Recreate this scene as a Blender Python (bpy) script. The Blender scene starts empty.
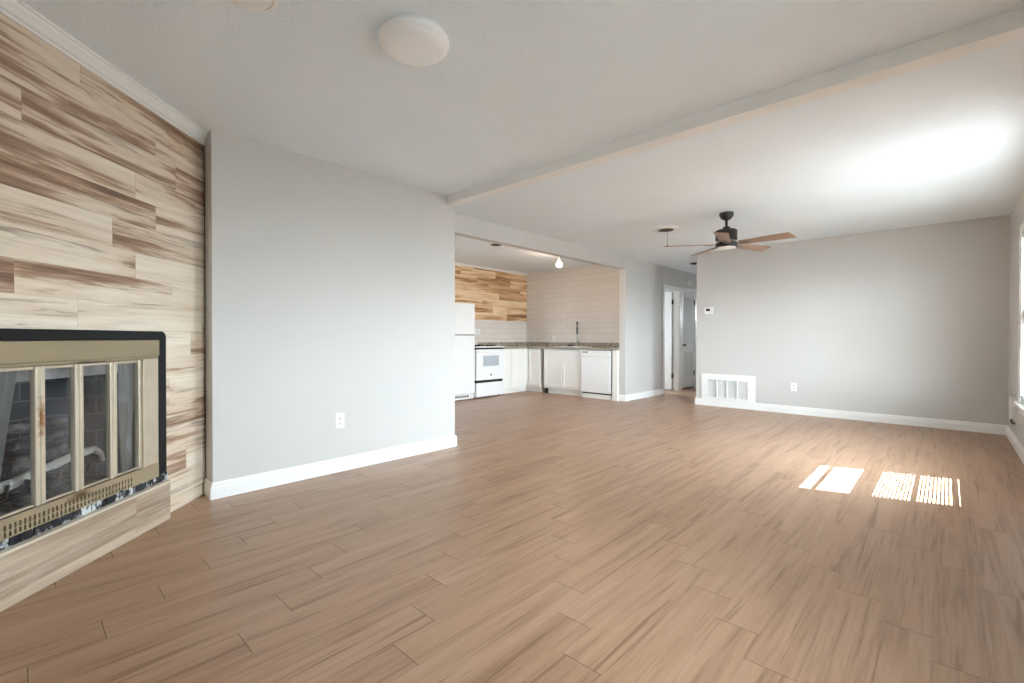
import bpy, bmesh, math, random
from mathutils import Vector, Matrix

random.seed(7)
S = bpy.context.scene
COL = S.collection
R = math.radians

# ---------------------------------------------------------------- camera
cam_data = bpy.data.cameras.new('camera')
cam_data.sensor_fit = 'HORIZONTAL'
cam_data.sensor_width = 36.0
cam_data.lens = 464.84 * 36.0 / 1024.0
cam_data.clip_start = 0.02
cam = bpy.data.objects.new('camera', cam_data)
COL.objects.link(cam)
rt = Vector((0.73022812, 0.68320139, 0.00166103))
up = Vector((-0.00689519, 0.00493866, 0.99996403))
fw = Vector((-0.68316861, 0.73021331, -0.00831715))
M = Matrix.Identity(4)
for i in range(3):
    M[i][0], M[i][1], M[i][2] = rt[i], up[i], -fw[i]
M[2][3] = 1.0723
cam.matrix_world = M
S.camera = cam

# ---------------------------------------------------------------- sky, sun, exposure
SKY = 42.0
w = bpy.data.worlds.new('sky')
S.world = w
w.use_nodes = True
nt = w.node_tree
nt.nodes.clear()
wo = nt.nodes.new('ShaderNodeOutputWorld')
bg = nt.nodes.new('ShaderNodeBackground')
tc = nt.nodes.new('ShaderNodeTexCoord')
sp = nt.nodes.new('ShaderNodeSeparateXYZ')
rp = nt.nodes.new('ShaderNodeValToRGB')
rp.color_ramp.elements[0].position = 0.44
rp.color_ramp.elements[0].color = (0.21, 0.228, 0.237, 1)
rp.color_ramp.elements[1].position = 0.56
rp.color_ramp.elements[1].color = (0.88, 1.0, 1.10, 1)
mr = nt.nodes.new('ShaderNodeMapRange')
mr.inputs['From Min'].default_value = -1
mr.inputs['From Max'].default_value = 1
nt.links.new(tc.outputs['Generated'], sp.inputs[0])
nt.links.new(sp.outputs['Z'], mr.inputs['Value'])
nt.links.new(mr.outputs[0], rp.inputs[0])
nt.links.new(rp.outputs[0], bg.inputs[0])
bg.inputs[1].default_value = SKY
nt.links.new(bg.outputs[0], wo.inputs[0])

sun_d = bpy.data.lights.new('sun', 'SUN')
sun_d.energy = 85.0
sun_d.angle = R(0.12)
sun_d.color = (0.97, 0.98, 1.0)
sun = bpy.data.objects.new('sun', sun_d)
COL.objects.link(sun)
sun.rotation_euler = Vector((-0.76, -0.24, -1.0)).to_track_quat('-Z', 'Y').to_euler()

S.view_settings.view_transform = 'Standard'
S.view_settings.look = 'None'
S.view_settings.gamma = 1.0
S.view_settings.use_curve_mapping = False
S.view_settings.exposure = 0.90
S.cycles.max_bounces = 14
S.cycles.diffuse_bounces = 9
S.cycles.transparent_max_bounces = 16
S.cycles.sample_clamp_indirect = 6.0


def portal(loc, direction, sx, sy):
    d = bpy.data.lights.new('window_portal', 'AREA')
    d.shape = 'RECTANGLE'
    d.size, d.size_y = sx, sy
    d.cycles.is_portal = True
    o = bpy.data.objects.new('window_portal', d)
    COL.objects.link(o)
    o.location = loc
    o.rotation_euler = Vector(direction).to_track_quat('-Z', 'Y').to_euler()
    return o


# ---------------------------------------------------------------- materials
def lin(c):
    return tuple(((v / 255.0) / 12.92 if v / 255.0 <= 0.04045 else ((v / 255.0 + 0.055) / 1.055) ** 2.4) for v in c) + (1,)


def new_mat(name):
    m = bpy.data.materials.new(name)
    m.use_nodes = True
    n = m.node_tree
    b = n.nodes['Principled BSDF']
    return m, n, b


def N(n, t, **kw):
    x = n.nodes.new(t)
    for k, v in kw.items():
        if k in x.inputs.keys():
            x.inputs[k].default_value = v
        else:
            setattr(x, k, v)
    return x


def ramp(n, stops, interp='LINEAR'):
    r = n.nodes.new('ShaderNodeValToRGB')
    cr = r.color_ramp
    cr.interpolation = interp
    while len(cr.elements) < len(stops):
        cr.elements.new(0.5)
    for e, (p, c) in zip(cr.elements, stops):
        e.position = p
        e.color = c if len(c) == 4 else tuple(c) + (1,)
    return r


def plain(name, rgb, rough=0.5, metal=0.0, spec=0.5, noise=0.03, scale=8.0, bump=0.0, bscale=60.0):
    """paint / plastic / metal with a faint procedural unevenness"""
    m, n, b = new_mat(name)
    t = N(n, 'ShaderNodeTexCoord')
    nz = N(n, 'ShaderNodeTexNoise', Scale=scale, Detail=3.0)
    c = lin(rgb)
    lo = tuple(max(0, v * (1 - noise)) for v in c[:3])
    hi = tuple(min(1, v * (1 + noise)) for v in c[:3])
    r = ramp(n, [(0.3, lo), (0.7, hi)])
    n.links.new(t.outputs['Object'], nz.inputs['Vector'])
    n.links.new(nz.outputs['Fac'], r.inputs[0])
    n.links.new(r.outputs[0], b.inputs['Base Color'])
    b.inputs['Roughness'].default_value = rough
    b.inputs['Metallic'].default_value = metal
    b.inputs['Specular IOR Level'].default_value = spec
    if bump:
        n2 = N(n, 'ShaderNodeTexNoise', Scale=bscale, Detail=4.0)
        bp = N(n, 'ShaderNodeBump', Strength=bump, Distance=0.01)
        n.links.new(t.outputs['Object'], n2.inputs['Vector'])
        n.links.new(n2.outputs['Fac'], bp.inputs['Height'])
        n.links.new(bp.outputs[0], b.inputs['Normal'])
    return m


def wood(name, stops, tone=0.5, streak=1.0, fine=0.35, rough=0.4, spec=0.4, freq=7.0, bump=0.02, dark=None, darkpos=(0.60, 0.70), darkamt=0.6):
    """plank material: uses UV map 'grain' in metres (u along the plank) and face attribute 'pid'"""
    m, n, b = new_mat(name)
    uv = N(n, 'ShaderNodeUVMap', uv_map='grain')
    at = N(n, 'ShaderNodeAttribute', attribute_name='pid')
    sx = N(n, 'ShaderNodeSeparateXYZ')
    n.links.new(uv.outputs[0], sx.inputs[0])

    def vec(au, av, kz):
        cu = N(n, 'ShaderNodeMath', operation='MULTIPLY'); cu.inputs[1].default_value = au
        cv = N(n, 'ShaderNodeMath', operation='MULTIPLY'); cv.inputs[1].default_value = av
        cz = N(n, 'ShaderNodeMath', operation='MULTIPLY'); cz.inputs[1].default_value = kz
        n.links.new(sx.outputs[0], cu.inputs[0]); n.links.new(sx.outputs[1], cv.inputs[0]); n.links.new(at.outputs['Fac'], cz.inputs[0])
        cb = N(n, 'ShaderNodeCombineXYZ')
        n.links.new(cu.outputs[0], cb.inputs[0]); n.links.new(cv.outputs[0], cb.inputs[1]); n.links.new(cz.outputs[0], cb.inputs[2])
        return cb
    v1 = vec(0.9, freq * 2.2, 61.7)
    n1 = N(n, 'ShaderNodeTexNoise', Scale=1.0, Detail=5.0, Roughness=0.58, Distortion=0.45)
    n.links.new(v1.outputs[0], n1.inputs['Vector'])
    v2 = vec(3.2, freq * 15, 33.1)
    n2 = N(n, 'ShaderNodeTexNoise', Scale=1.0, Detail=5.0, Roughness=0.65, Distortion=0.3)
    n.links.new(v2.outputs[0], n2.inputs['Vector'])
    v3 = vec(1.1, freq * 5.0, 91.3)
    n3 = N(n, 'ShaderNodeTexNoise', Scale=1.0, Detail=4.0, Roughness=0.6, Distortion=0.7)
    n.links.new(v3.outputs[0], n3.inputs['Vector'])
    wn = N(n, 'ShaderNodeTexWhiteNoise', noise_dimensions='1D')
    pm = N(n, 'ShaderNodeMath', operation='MULTIPLY'); pm.inputs[1].default_value = 913.7
    n.links.new(at.outputs['Fac'], pm.inputs[0]); n.links.new(pm.outputs[0], wn.inputs['W'])

    def madd(a, k, c):
        x = N(n, 'ShaderNodeMath', operation='MULTIPLY_ADD'); x.inputs[1].default_value = k
        n.links.new(a, x.inputs[0])
        if isinstance(c, float):
            x.inputs[2].default_value = c
        else:
            n.links.new(c, x.inputs[2])
        return x.outputs[0]
    f = madd(n1.outputs['Fac'], streak, 0.5 - 0.5 * streak - 0.5 * tone - 0.5 * fine)
    f = madd(wn.outputs['Value'], tone, f)
    f = madd(n2.outputs['Fac'], fine, f)
    rmp = ramp(n, stops)
    n.links.new(f, rmp.inputs[0])
    out = rmp.outputs[0]
    if dark:
        dr = ramp(n, [(darkpos[0], (0, 0, 0)), (darkpos[1], (1, 1, 1))])
        n.links.new(n3.outputs['Fac'], dr.inputs[0])
        dm = N(n, 'ShaderNodeMath', operation='MULTIPLY'); dm.inputs[1].default_value = darkamt
        n.links.new(dr.outputs[0], dm.inputs[0])
        mx = N(n, 'ShaderNodeMixRGB', blend_type='MIX')
        mx.inputs[2].default_value = lin(dark)
        n.links.new(dm.outputs[0], mx.inputs[0]); n.links.new(out, mx.inputs[1])
        out = mx.outputs[0]
    n.links.new(out, b.inputs['Base Color'])
    b.inputs['Roughness'].default_value = rough
    b.inputs['Specular IOR Level'].default_value = spec
    if bump:
        bp = N(n, 'ShaderNodeBump', Strength=bump * 5, Distance=0.003)
        n.links.new(n2.outputs['Fac'], bp.inputs['Height'])
        n.links.new(bp.outputs[0], b.inputs['Normal'])
    return m


def tile_mat(name, rgb, grout, bw, bh):
    m, n, b = new_mat(name)
    uv = N(n, 'ShaderNodeUVMap', uv_map='grain')
    br = N(n, 'ShaderNodeTexBrick', Scale=1.0)
    br.inputs['Brick Width'].default_value = bw
    br.inputs['Row Height'].default_value = bh
    br.inputs['Mortar Size'].default_value = 0.0035
    br.inputs['Mortar Smooth'].default_value = 0.2
    br.inputs['Color1'].default_value = lin(rgb)
    br.inputs['Color2'].default_value = lin(tuple(max(0, v - 5) for v in rgb))
    br.inputs['Mortar'].default_value = lin(grout)
    n.links.new(uv.outputs[0], br.inputs['Vector'])
    n.links.new(br.outputs['Color'], b.inputs['Base Color'])
    bp = N(n, 'ShaderNodeBump', Strength=0.4, Distance=0.002, invert=True)
    n.links.new(br.outputs['Fac'], bp.inputs['Height'])
    n.links.new(bp.outputs[0], b.inputs['Normal'])
    b.inputs['Roughness'].default_value = 0.22
    return m


def granite_mat():
    m, n, b = new_mat('granite')
    t = N(n, 'ShaderNodeTexCoord')
    v = N(n, 'ShaderNodeTexVoronoi', Scale=55.0)
    z = N(n, 'ShaderNodeTexNoise', Scale=38.0, Detail=6.0, Roughness=0.75)
    r1 = ramp(n, [(0.0, lin((60, 55, 50))), (0.3, lin((125, 116, 104))), (0.6, lin((188, 178, 160))), (1.0, lin((110, 98, 86)))])
    r2 = ramp(n, [(0.36, lin((40, 37, 35))), (0.47, lin((150, 140, 126))), (0.62, lin((205, 197, 182)))])
    mx = N(n, 'ShaderNodeMixRGB', blend_type='MIX'); mx.inputs[0].default_value = 0.6
    n.links.new(t.outputs['Object'], v.inputs['Vector']); n.links.new(t.outputs['Object'], z.inputs['Vector'])
    n.links.new(v.outputs['Color'], r1.inputs[0]); n.links.new(z.outputs['Fac'], r2.inputs[0])
    n.links.new(r1.outputs[0], mx.inputs[1]); n.links.new(r2.outputs[0], mx.inputs[2])
    n.links.new(mx.outputs[0], b.inputs['Base Color'])
    b.inputs['Roughness'].default_value = 0.2
    return m


def glass_mat(name, tint=(0.97, 0.985, 0.98), haze=0.0, hazergb=(150, 150, 152), gloss=0.06):
    """thin pane: mostly see-through, a little mirror, optional smudges"""
    m = bpy.data.materials.new(name)
    m.use_nodes = True
    n = m.node_tree
    n.nodes.clear()
    o = N(n, 'ShaderNodeOutputMaterial')
    tr = N(n, 'ShaderNodeBsdfTransparent'); tr.inputs[0].default_value = tint + (1,)
    gl = N(n, 'ShaderNodeBsdfGlossy'); gl.inputs['Roughness'].default_value = 0.03
    fr = N(n, 'ShaderNodeLayerWeight', Blend=0.25)
    mp = N(n, 'ShaderNodeMath', operation='MULTIPLY_ADD'); mp.inputs[1].default_value = 0.2; mp.inputs[2].default_value = gloss
    n.links.new(fr.outputs['Fresnel'], mp.inputs[0])
    mx = N(n, 'ShaderNodeMixShader')
    n.links.new(mp.outputs[0], mx.inputs[0]); n.links.new(tr.outputs[0], mx.inputs[1]); n.links.new(gl.outputs[0], mx.inputs[2])
    out = mx.outputs[0]
    if haze:
        t = N(n, 'ShaderNodeTexCoord')
        nz = N(n, 'ShaderNodeTexNoise', Scale=5.0, Detail=5.0, Roughness=0.6, Distortion=0.8)
        n.links.new(t.outputs['Object'], nz.inputs['Vector'])
        rr = ramp(n, [(0.42, (0.0, 0.0, 0.0)), (0.72, (haze, haze, haze))])
        n.links.new(nz.outputs['Fac'], rr.inputs[0])
        df = N(n, 'ShaderNodeBsdfDiffuse'); df.inputs[0].default_value = lin(hazergb)
        m2 = N(n, 'ShaderNodeMixShader')
        n.links.new(rr.outputs[0], m2.inputs[0]); n.links.new(out, m2.inputs[1]); n.links.new(df.outputs[0], m2.inputs[2])
        out = m2.outputs[0]
    n.links.new(out, o.inputs[0])
    return m


def mottled(name, a, bcol, scale, lo, hi, rough=0.5, metal=0.0, detail=6.0, spec=0.5, stretch=None):
    """base colour a with patches of bcol"""
    m, n, b = new_mat(name)
    t = N(n, 'ShaderNodeTexCoord')
    z = N(n, 'ShaderNodeTexNoise', Scale=scale, Detail=detail, Roughness=0.7)
    if stretch:
        mp = N(n, 'ShaderNodeMapping'); mp.inputs['Scale'].default_value = stretch
        n.links.new(t.outputs['Object'], mp.inputs[0]); n.links.new(mp.outputs[0], z.inputs['Vector'])
    else:
        n.links.new(t.outputs['Object'], z.inputs['Vector'])
    r = ramp(n, [(lo, lin(a)), (hi, lin(bcol))])
    n.links.new(z.outputs['Fac'], r.inputs[0])
    n.links.new(r.outputs[0], b.inputs['Base Color'])
    b.inputs['Roughness'].default_value = rough
    b.inputs['Metallic'].default_value = metal
    b.inputs['Specular IOR Level'].default_value = spec
    return m


def rusty(name, rgb, centre, radius, stretch, rust=(150, 92, 40), metal=0.6, rough=0.42, amt=0.9):
    """brass-coloured metal carrying one rust stain at a place of its own"""
    m, n, b = new_mat(name)
    g = N(n, 'ShaderNodeNewGeometry')
    sb = N(n, 'ShaderNodeVectorMath', operation='SUBTRACT'); sb.inputs[1].default_value = centre
    ml = N(n, 'ShaderNodeVectorMath', operation='MULTIPLY'); ml.inputs[1].default_value = stretch
    ln = N(n, 'ShaderNodeVectorMath', operation='LENGTH')
    n.links.new(g.outputs['Position'], sb.inputs[0]); n.links.new(sb.outputs[0], ml.inputs[0]); n.links.new(ml.outputs[0], ln.inputs[0])
    z = N(n, 'ShaderNodeTexNoise', Scale=45.0, Detail=5.0)
    n.links.new(g.outputs['Position'], z.inputs['Vector'])
    dv = N(n, 'ShaderNodeMath', operation='DIVIDE'); dv.inputs[1].default_value = radius
    n.links.new(ln.outputs['Value'], dv.inputs[0])
    ad = N(n, 'ShaderNodeMath', operation='MULTIPLY_ADD'); ad.inputs[1].default_value = 0.9
    n.links.new(z.outputs['Fac'], ad.inputs[0]); n.links.new(dv.outputs[0], ad.inputs[2])
    r = ramp(n, [(0.55, (amt, amt, amt)), (1.3, (0, 0, 0))])
    n.links.new(ad.outputs[0], r.inputs[0])
    mx = N(n, 'ShaderNodeMixRGB')
    mx.inputs[1].default_value = lin(rgb); mx.inputs[2].default_value = lin(rust)
    n.links.new(r.outputs[0], mx.inputs[0]); n.links.new(mx.outputs[0], b.inputs['Base Color'])
    b.inputs['Metallic'].default_value = metal
    b.inputs['Roughness'].default_value = rough
    return m


def emit(name, rgb, strength):
    m = bpy.data.materials.new(name)
    m.use_nodes = True
    n = m.node_tree
    n.nodes.clear()
    o = N(n, 'ShaderNodeOutputMaterial')
    e = N(n, 'ShaderNodeEmission'); e.inputs[0].default_value = lin(rgb); e.inputs[1].default_value = strength
    n.links.new(e.outputs[0], o.inputs[0])
    return m


def translucent(name, rgb, amt=0.5, alpha=0.0):
    m = bpy.data.materials.new(name)
    m.use_nodes = True
    n = m.node_tree
    n.nodes.clear()
    o = N(n, 'ShaderNodeOutputMaterial')
    d = N(n, 'ShaderNodeBsdfDiffuse'); d.inputs[0].default_value = lin(rgb)
    t = N(n, 'ShaderNodeBsdfTranslucent'); t.inputs[0].default_value = lin(rgb)
    mx = N(n, 'ShaderNodeMixShader'); mx.inputs[0].default_value = amt
    n.links.new(d.outputs[0], mx.inputs[1]); n.links.new(t.outputs[0], mx.inputs[2])
    out = mx.outputs[0]
    if alpha:
        tr = N(n, 'ShaderNodeBsdfTransparent')
        m2 = N(n, 'ShaderNodeMixShader'); m2.inputs[0].default_value = alpha
        n.links.new(out, m2.inputs[1]); n.links.new(tr.outputs[0], m2.inputs[2])
        out = m2.outputs[0]
    n.links.new(out, o.inputs[0])
    return m


MT = {}
MT['wall'] = plain('wall_paint', (204, 202, 199), rough=0.6, spec=0.25, noise=0.012, scale=1.3, bump=0.05, bscale=140)
MT['ceiling'] = plain('ceiling_paint', (238, 246, 252), rough=0.8, spec=0.1, noise=0.012, scale=2.0, bump=0.35, bscale=90)
MT['trim'] = plain('white_trim_paint', (240, 240, 238), rough=0.35, noise=0.01)
MT['sash'] = plain('flat_sash_paint', (232, 232, 230), rough=0.9, spec=0.0, noise=0.01)
MT['white'] = plain('white_plastic', (240, 240, 238), rough=0.3, noise=0.01)
MT['enamel'] = plain('white_enamel', (240, 241, 242), rough=0.22, noise=0.01)
MT['cab'] = plain('white_cabinet_paint', (238, 237, 233), rough=0.35, noise=0.012)
MT['rawside'] = plain('bare_cabinet_side', (150, 124, 98), rough=0.7, noise=0.08, scale=20)
MT['black'] = plain('matte_black_metal', (22, 21, 20), rough=0.4, metal=0.0, noise=0.1)
MT['dark'] = plain('dark_gap', (24, 23, 22), rough=0.8, noise=0.1)
MT['bronze'] = plain('dark_bronze', (60, 54, 48), rough=0.35, metal=0.8, noise=0.1)
MT['steel'] = plain('brushed_steel', (150, 146, 140), rough=0.3, metal=0.9, noise=0.05)
MT['nickel'] = plain('grey_metal', (120, 118, 114), rough=0.4, metal=0.7, noise=0.05)
MT['tile'] = tile_mat('white_subway_tile', (226, 220, 214), (204, 198, 192), 0.305, 0.105)
MT['granite'] = granite_mat()
MT['glass'] = glass_mat('window_glass')
MT['fireglass'] = glass_mat('sooty_glass', tint=(0.92, 0.93, 0.94), haze=0.08, gloss=0.008)
MT['ovenglass'] = plain('oven_window_glass', (176, 184, 192), rough=0.12, noise=0.02)
MT['fixture'] = plain('dark_fixture_inside', (62, 54, 46), rough=0.6, noise=0.2, scale=20)
MT['floor'] = wood('floor_planks',
                   [(0.0, lin((104, 76, 57))), (0.30, lin((147, 114, 90))), (0.50, lin((166, 133, 107))), (0.78, lin((176, 144, 120))), (1.0, lin((186, 157, 135)))],
                   tone=0.12, streak=0.85, fine=0.7, rough=0.36, spec=0.45, freq=6.0, dark=(112, 78, 54), darkpos=(0.56, 0.68), darkamt=0.65)
MT['floordark'] = plain('floor_joint', (88, 62, 46), rough=0.8)
WSTOPS = [(0.02, lin((86, 66, 54))), (0.20, lin((128, 99, 79))), (0.36, lin((166, 136, 112))), (0.48, lin((212, 194, 173))), (0.80, lin((229, 218, 202)))]
MT['woodwall'] = wood('wall_planks', WSTOPS, tone=0.30, streak=1.6, fine=0.5, rough=0.42, spec=0.35, freq=5.0,
                      dark=(92, 72, 60), darkpos=(0.60, 0.72), darkamt=0.75)
MT['kitchenwood'] = wood('kitchen_wall_planks',  # same planks as the fireplace wall, warmer kitchen light put into the colour
                         [(0.10, lin((120, 84, 54))), (0.28, lin((168, 122, 84))), (0.44, lin((206, 164, 120))), (0.58, lin((232, 203, 166))), (0.85, lin((242, 220, 190)))],
                         tone=0.3, streak=1.6, fine=0.35, rough=0.42, spec=0.35, freq=5.0, dark=(104, 74, 52), darkpos=(0.60, 0.74), darkamt=0.6)
MT['hearth'] = wood('hearth_planks',
                    [(0.05, lin((122, 102, 86))), (0.3, lin((158, 138, 119))), (0.5, lin((184, 166, 147))), (0.75, lin((204, 188, 169)))],
                    tone=0.3, streak=1.3, fine=0.5, rough=0.5, spec=0.3, freq=6.0, dark=(110, 98, 90), darkpos=(0.60, 0.74), darkamt=0.55)
MT['woodjoint'] = plain('wall_joint', (150, 130, 110), rough=0.8)
MT['blade'] = wood('walnut_blade', [(0.1, lin((104, 80, 64))), (0.45, lin((148, 118, 98))), (0.8, lin((172, 142, 118)))],
                   tone=0.1, streak=0.8, fine=0.5, rough=0.45, freq=9.0)
MT['surround'] = mottled('black_surround_paint', (9, 9, 9), (120, 120, 122), 60, 0.72, 0.76, rough=0.35, spec=0.25)
MT['chipped'] = mottled('chipped_black_strip', (24, 26, 30), (202, 206, 208), 15, 0.50, 0.56, rough=0.55)
BR = (202, 190, 170)
MT['brass'] = plain('aged_brass', BR, rough=0.42, metal=0.6, noise=0.05, scale=12)
MT['brassdark'] = plain('aged_brass_hood', (172, 160, 132), rough=0.4, metal=0.65, noise=0.08, scale=9)
MT['brick'] = tile_mat('sooty_firebrick', (84, 85, 89), (124, 124, 126), 0.23, 0.093)
MT['soot'] = mottled('soot', (44, 45, 48), (112, 112, 114), 6, 0.4, 0.75, rough=0.9)
MT['lintel'] = mottled('grey_lintel_steel', (196, 194, 188), (120, 118, 114), 8, 0.45, 0.8, rough=0.5)
MT['ash'] = mottled('ash', (70, 70, 72), (170, 169, 166), 14, 0.4, 0.65, rough=0.95)
MT['logpale'] = mottled('ashen_log', (212, 208, 200), (120, 112, 104), 14, 0.5, 0.72, rough=0.95)
MT['loggrey'] = mottled('charred_log', (120, 116, 112), (40, 38, 37), 16, 0.42, 0.6, rough=0.95)
MT['logdark'] = mottled('burnt_log', (52, 50, 50), (140, 136, 132), 16, 0.5, 0.7, rough=0.95)
MT['mesh'] = translucent('fire_mesh', (150, 147, 142), 0.25)
MT['blind'] = translucent('blind_vinyl', (246, 246, 244), 0.45)
MT['blindgrey'] = translucent('dimmed_blind', (128, 128, 126), 0.25)  # white slats darkened to cut sunlight bounced onto the ceiling
MT['diffuser'] = plain('opal_diffuser', (253, 254, 255), rough=0.35, noise=0.005)
MT['lens'] = plain('fan_lens', (250, 248, 244), rough=0.3, noise=0.005)
MT['bulb'] = emit('lit_bulb', (255, 226, 196), 110.0)
MT['screen'] = plain('dark_screen', (52, 52, 50), rough=0.25)
MT['grillback'] = plain('filter_behind_grille', (170, 168, 163), rough=0.9, noise=0.05)

# ---------------------------------------------------------------- mesh helpers
ORG = {}


class MB:
    def __init__(self, xf=None):
        self.v, self.f, self.mi, self.pid, self.uv = [], [], [], [], []
        self.xf = xf

    def _add(self, vs, fs, mi=0, pid=0.0, uvs=None):
        o = len(self.v)
        for p in vs:
            self.v.append(tuple(self.xf(*p)) if self.xf else tuple(p))
        for k, f in enumerate(fs):
            self.f.append([i + o for i in f])
            self.mi.append(mi)
            self.pid.append(pid)
            self.uv.append(uvs[k] if uvs else None)
        return self

    def box(self, x0, x1, y0, y1, z0, z1, mi=0):
        vs = [(x0, y0, z0), (x1, y0, z0), (x1, y1, z0), (x0, y1, z0), (x0, y0, z1), (x1, y0, z1), (x1, y1, z1), (x0, y1, z1)]
        fs = [(0, 3, 2, 1), (4, 5, 6, 7), (0, 1, 5, 4), (1, 2, 6, 5), (2, 3, 7, 6), (3, 0, 4, 7)]
        uvs = []
        for f in fs:
            p = [vs[i] for i in f]
            dx = max(a[0] for a in p) - min(a[0] for a in p)
            dy = max(a[1] for a in p) - min(a[1] for a in p)
            dz = max(a[2] for a in p) - min(a[2] for a in p)
            if dz == 0:
                uvs.append([(a[0], a[1]) for a in p])
            elif dy == 0:
                uvs.append([(a[0], a[2]) for a in p])
            else:
                uvs.append([(a[1], a[2]) for a in p])
        return self._add(vs, fs, mi, random.random(), uvs)

    def quad(self, p, mi=0, pid=0.0, uv=None):
        return self._add(p, [(0, 1, 2, 3)], mi, pid, [uv] if uv else None)

    def prism(self, poly, axis, a0, a1, mi=0):
        """poly: 2D points; extruded along axis (0,1,2) from a0 to a1"""
        n = len(poly)

        def mk(p, a):
            q = list(p)
            q.insert(axis, a)
            return tuple(q)
        vs = [mk(p, a0) for p in poly] + [mk(p, a1) for p in poly]
        fs = [tuple(range(n)), tuple(range(2 * n - 1, n - 1, -1))]
        for i in range(n):
            j = (i + 1) % n
            fs.append((i, i + n, j + n, j))
        return self._add(vs, fs, mi, random.random())

    def lathe(self, prof, c, n=40, axis='z', mi=0):
        """prof: list of (radius, offset along axis) from centre c"""
        vs, fs = [], []
        m = len(prof)
        for r, h in prof:
            for k in range(n):
                a = 2 * math.pi * k / n
                x, y = r * math.cos(a), r * math.sin(a)
                if axis == 'z':
                    vs.append((c[0] + x, c[1] + y, c[2] + h))
                elif axis == 'y':
                    vs.append((c[0] + x, c[1] + h, c[2] + y))
                else:
                    vs.append((c[0] + h, c[1] + x, c[2] + y))
        for i in range(m - 1):
            for k in range(n):
                k2 = (k + 1) % n
                fs.append((i * n + k, i * n + k2, (i + 1) * n + k2, (i + 1) * n + k))
        fs.append(tuple(range(n - 1, -1, -1)))
        fs.append(tuple((m - 1) * n + k for k in range(n)))
        return self._add(vs, fs, mi)

    def tube(self, pts, rad, n=10, mi=0):
        pts = [Vector(p) for p in pts]
        rs = rad if isinstance(rad, (list, tuple)) else [rad] * len(pts)
        vs, fs = [], []
        prev = None
        for i, p in enumerate(pts):
            t = (pts[min(i + 1, len(pts) - 1)] - pts[max(i - 1, 0)]).normalized()
            ref = prev if prev is not None else (Vector((0, 0, 1)) if abs(t.z) < 0.9 else Vector((1, 0, 0)))
            a = (ref - t * ref.dot(t)).normalized()
            b = t.cross(a)
            prev = a
            for k in range(n):
                an = 2 * math.pi * k / n
                vs.append(tuple(p + (a * math.cos(an) + b * math.sin(an)) * rs[i]))
        for i in range(len(pts) - 1):
            for k in range(n):
                k2 = (k + 1) % n
                fs.append((i * n + k, i * n + k2, (i + 1) * n + k2, (i + 1) * n + k))
        fs.append(tuple(range(n - 1, -1, -1)))
        fs.append(tuple((len(pts) - 1) * n + k for k in range(n)))
        return self._add(vs, fs, mi)

    def build(self, name, mats, parent=None, bevel=0.0, seg=2, smooth=False, org=None):
        if not isinstance(mats, (list, tuple)):
            mats = [mats]
        o0 = ORG.get(parent.name, Vector((0, 0, 0))) if parent else Vector(org) if org else Vector((0, 0, 0))
        me = bpy.data.meshes.new(name)
        me.from_pydata([tuple(Vector(p) - o0) for p in self.v], [], self.f)
        for m in mats:
            me.materials.append(m)
        at = me.attributes.new('pid', 'FLOAT', 'FACE')
        ul = me.uv_layers.new(name='grain')
        for i, p in enumerate(me.polygons):
            p.material_index = self.mi[i]
            at.data[i].value = self.pid[i]
            if self.uv[i]:
                for li, u in zip(p.loop_indices, self.uv[i]):
                    ul.data[li].uv = u
        if smooth:
            bm = bmesh.new()
            bm.from_mesh(me)
            bmesh.ops.recalc_face_normals(bm, faces=bm.faces)
            for e in bm.edges:
                if len(e.link_faces) == 2 and e.calc_face_angle(0) > R(38):
                    e.smooth = False
            for f in bm.faces:
                f.smooth = True
            bm.to_mesh(me)
            bm.free()
        o = bpy.data.objects.new(name, me)
        COL.objects.link(o)
        if parent:
            o.parent = parent
            ORG[o.name] = o0
        else:
            o.location = o0
            ORG[o.name] = o0
        if bevel:
            b = o.modifiers.new('bevel', 'BEVEL')
            b.width = bevel
            b.segments = seg
            b.limit_method = 'ANGLE'
            b.angle_limit = R(50)
        return o


def thing(name, label, cat, loc, group=None):
    o = bpy.data.objects.new(name, None)
    o.empty_display_size = 0.1
    COL.objects.link(o)
    o.location = loc
    ORG[o.name] = Vector(loc)
    return tag(o, label, cat, group)


def tag(o, label, cat, group=None):
    o['label'] = label
    o['category'] = cat
    if group:
        o['group'] = group
    return o


def struct(o, label=None):
    o['kind'] = 'structure'
    if label:
        o['label'] = label
    return o


def struct_empty(name, loc):
    o = bpy.data.objects.new(name, None)
    o.empty_display_size = 0.1
    COL.objects.link(o)
    o.location = loc
    ORG[o.name] = Vector(loc)
    o['kind'] = 'structure'
    return o


# ---------------------------------------------------------------- dimensions
H = 2.44
HK = 2.475                                    # kitchen ceiling
XP, YP1, YP2 = -3.5407, 0.887, 2.961          # partition face, near end, far end
XK, YK = -3.956, 7.021                        # kitchen wall face, right jamb of the kitchen opening
XKB = -4.07                                   # back of that wall
YF, XF = 7.522, -2.957                        # far wall face, its free end
XR = 0.5                                      # right wall face
YB = -0.56                                    # wall behind the camera
XL = -6.73                                    # kitchen left wall
YT = 7.65                                     # kitchen tiled back wall
Q = math.sqrt(0.5)


def FP(s, n, z):
    """fireplace wall frame: s along the wall from the partition, n out into the room"""
    return (-3.70 + s * Q + n * Q, YP1 - s * Q + n * Q, z)


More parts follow.
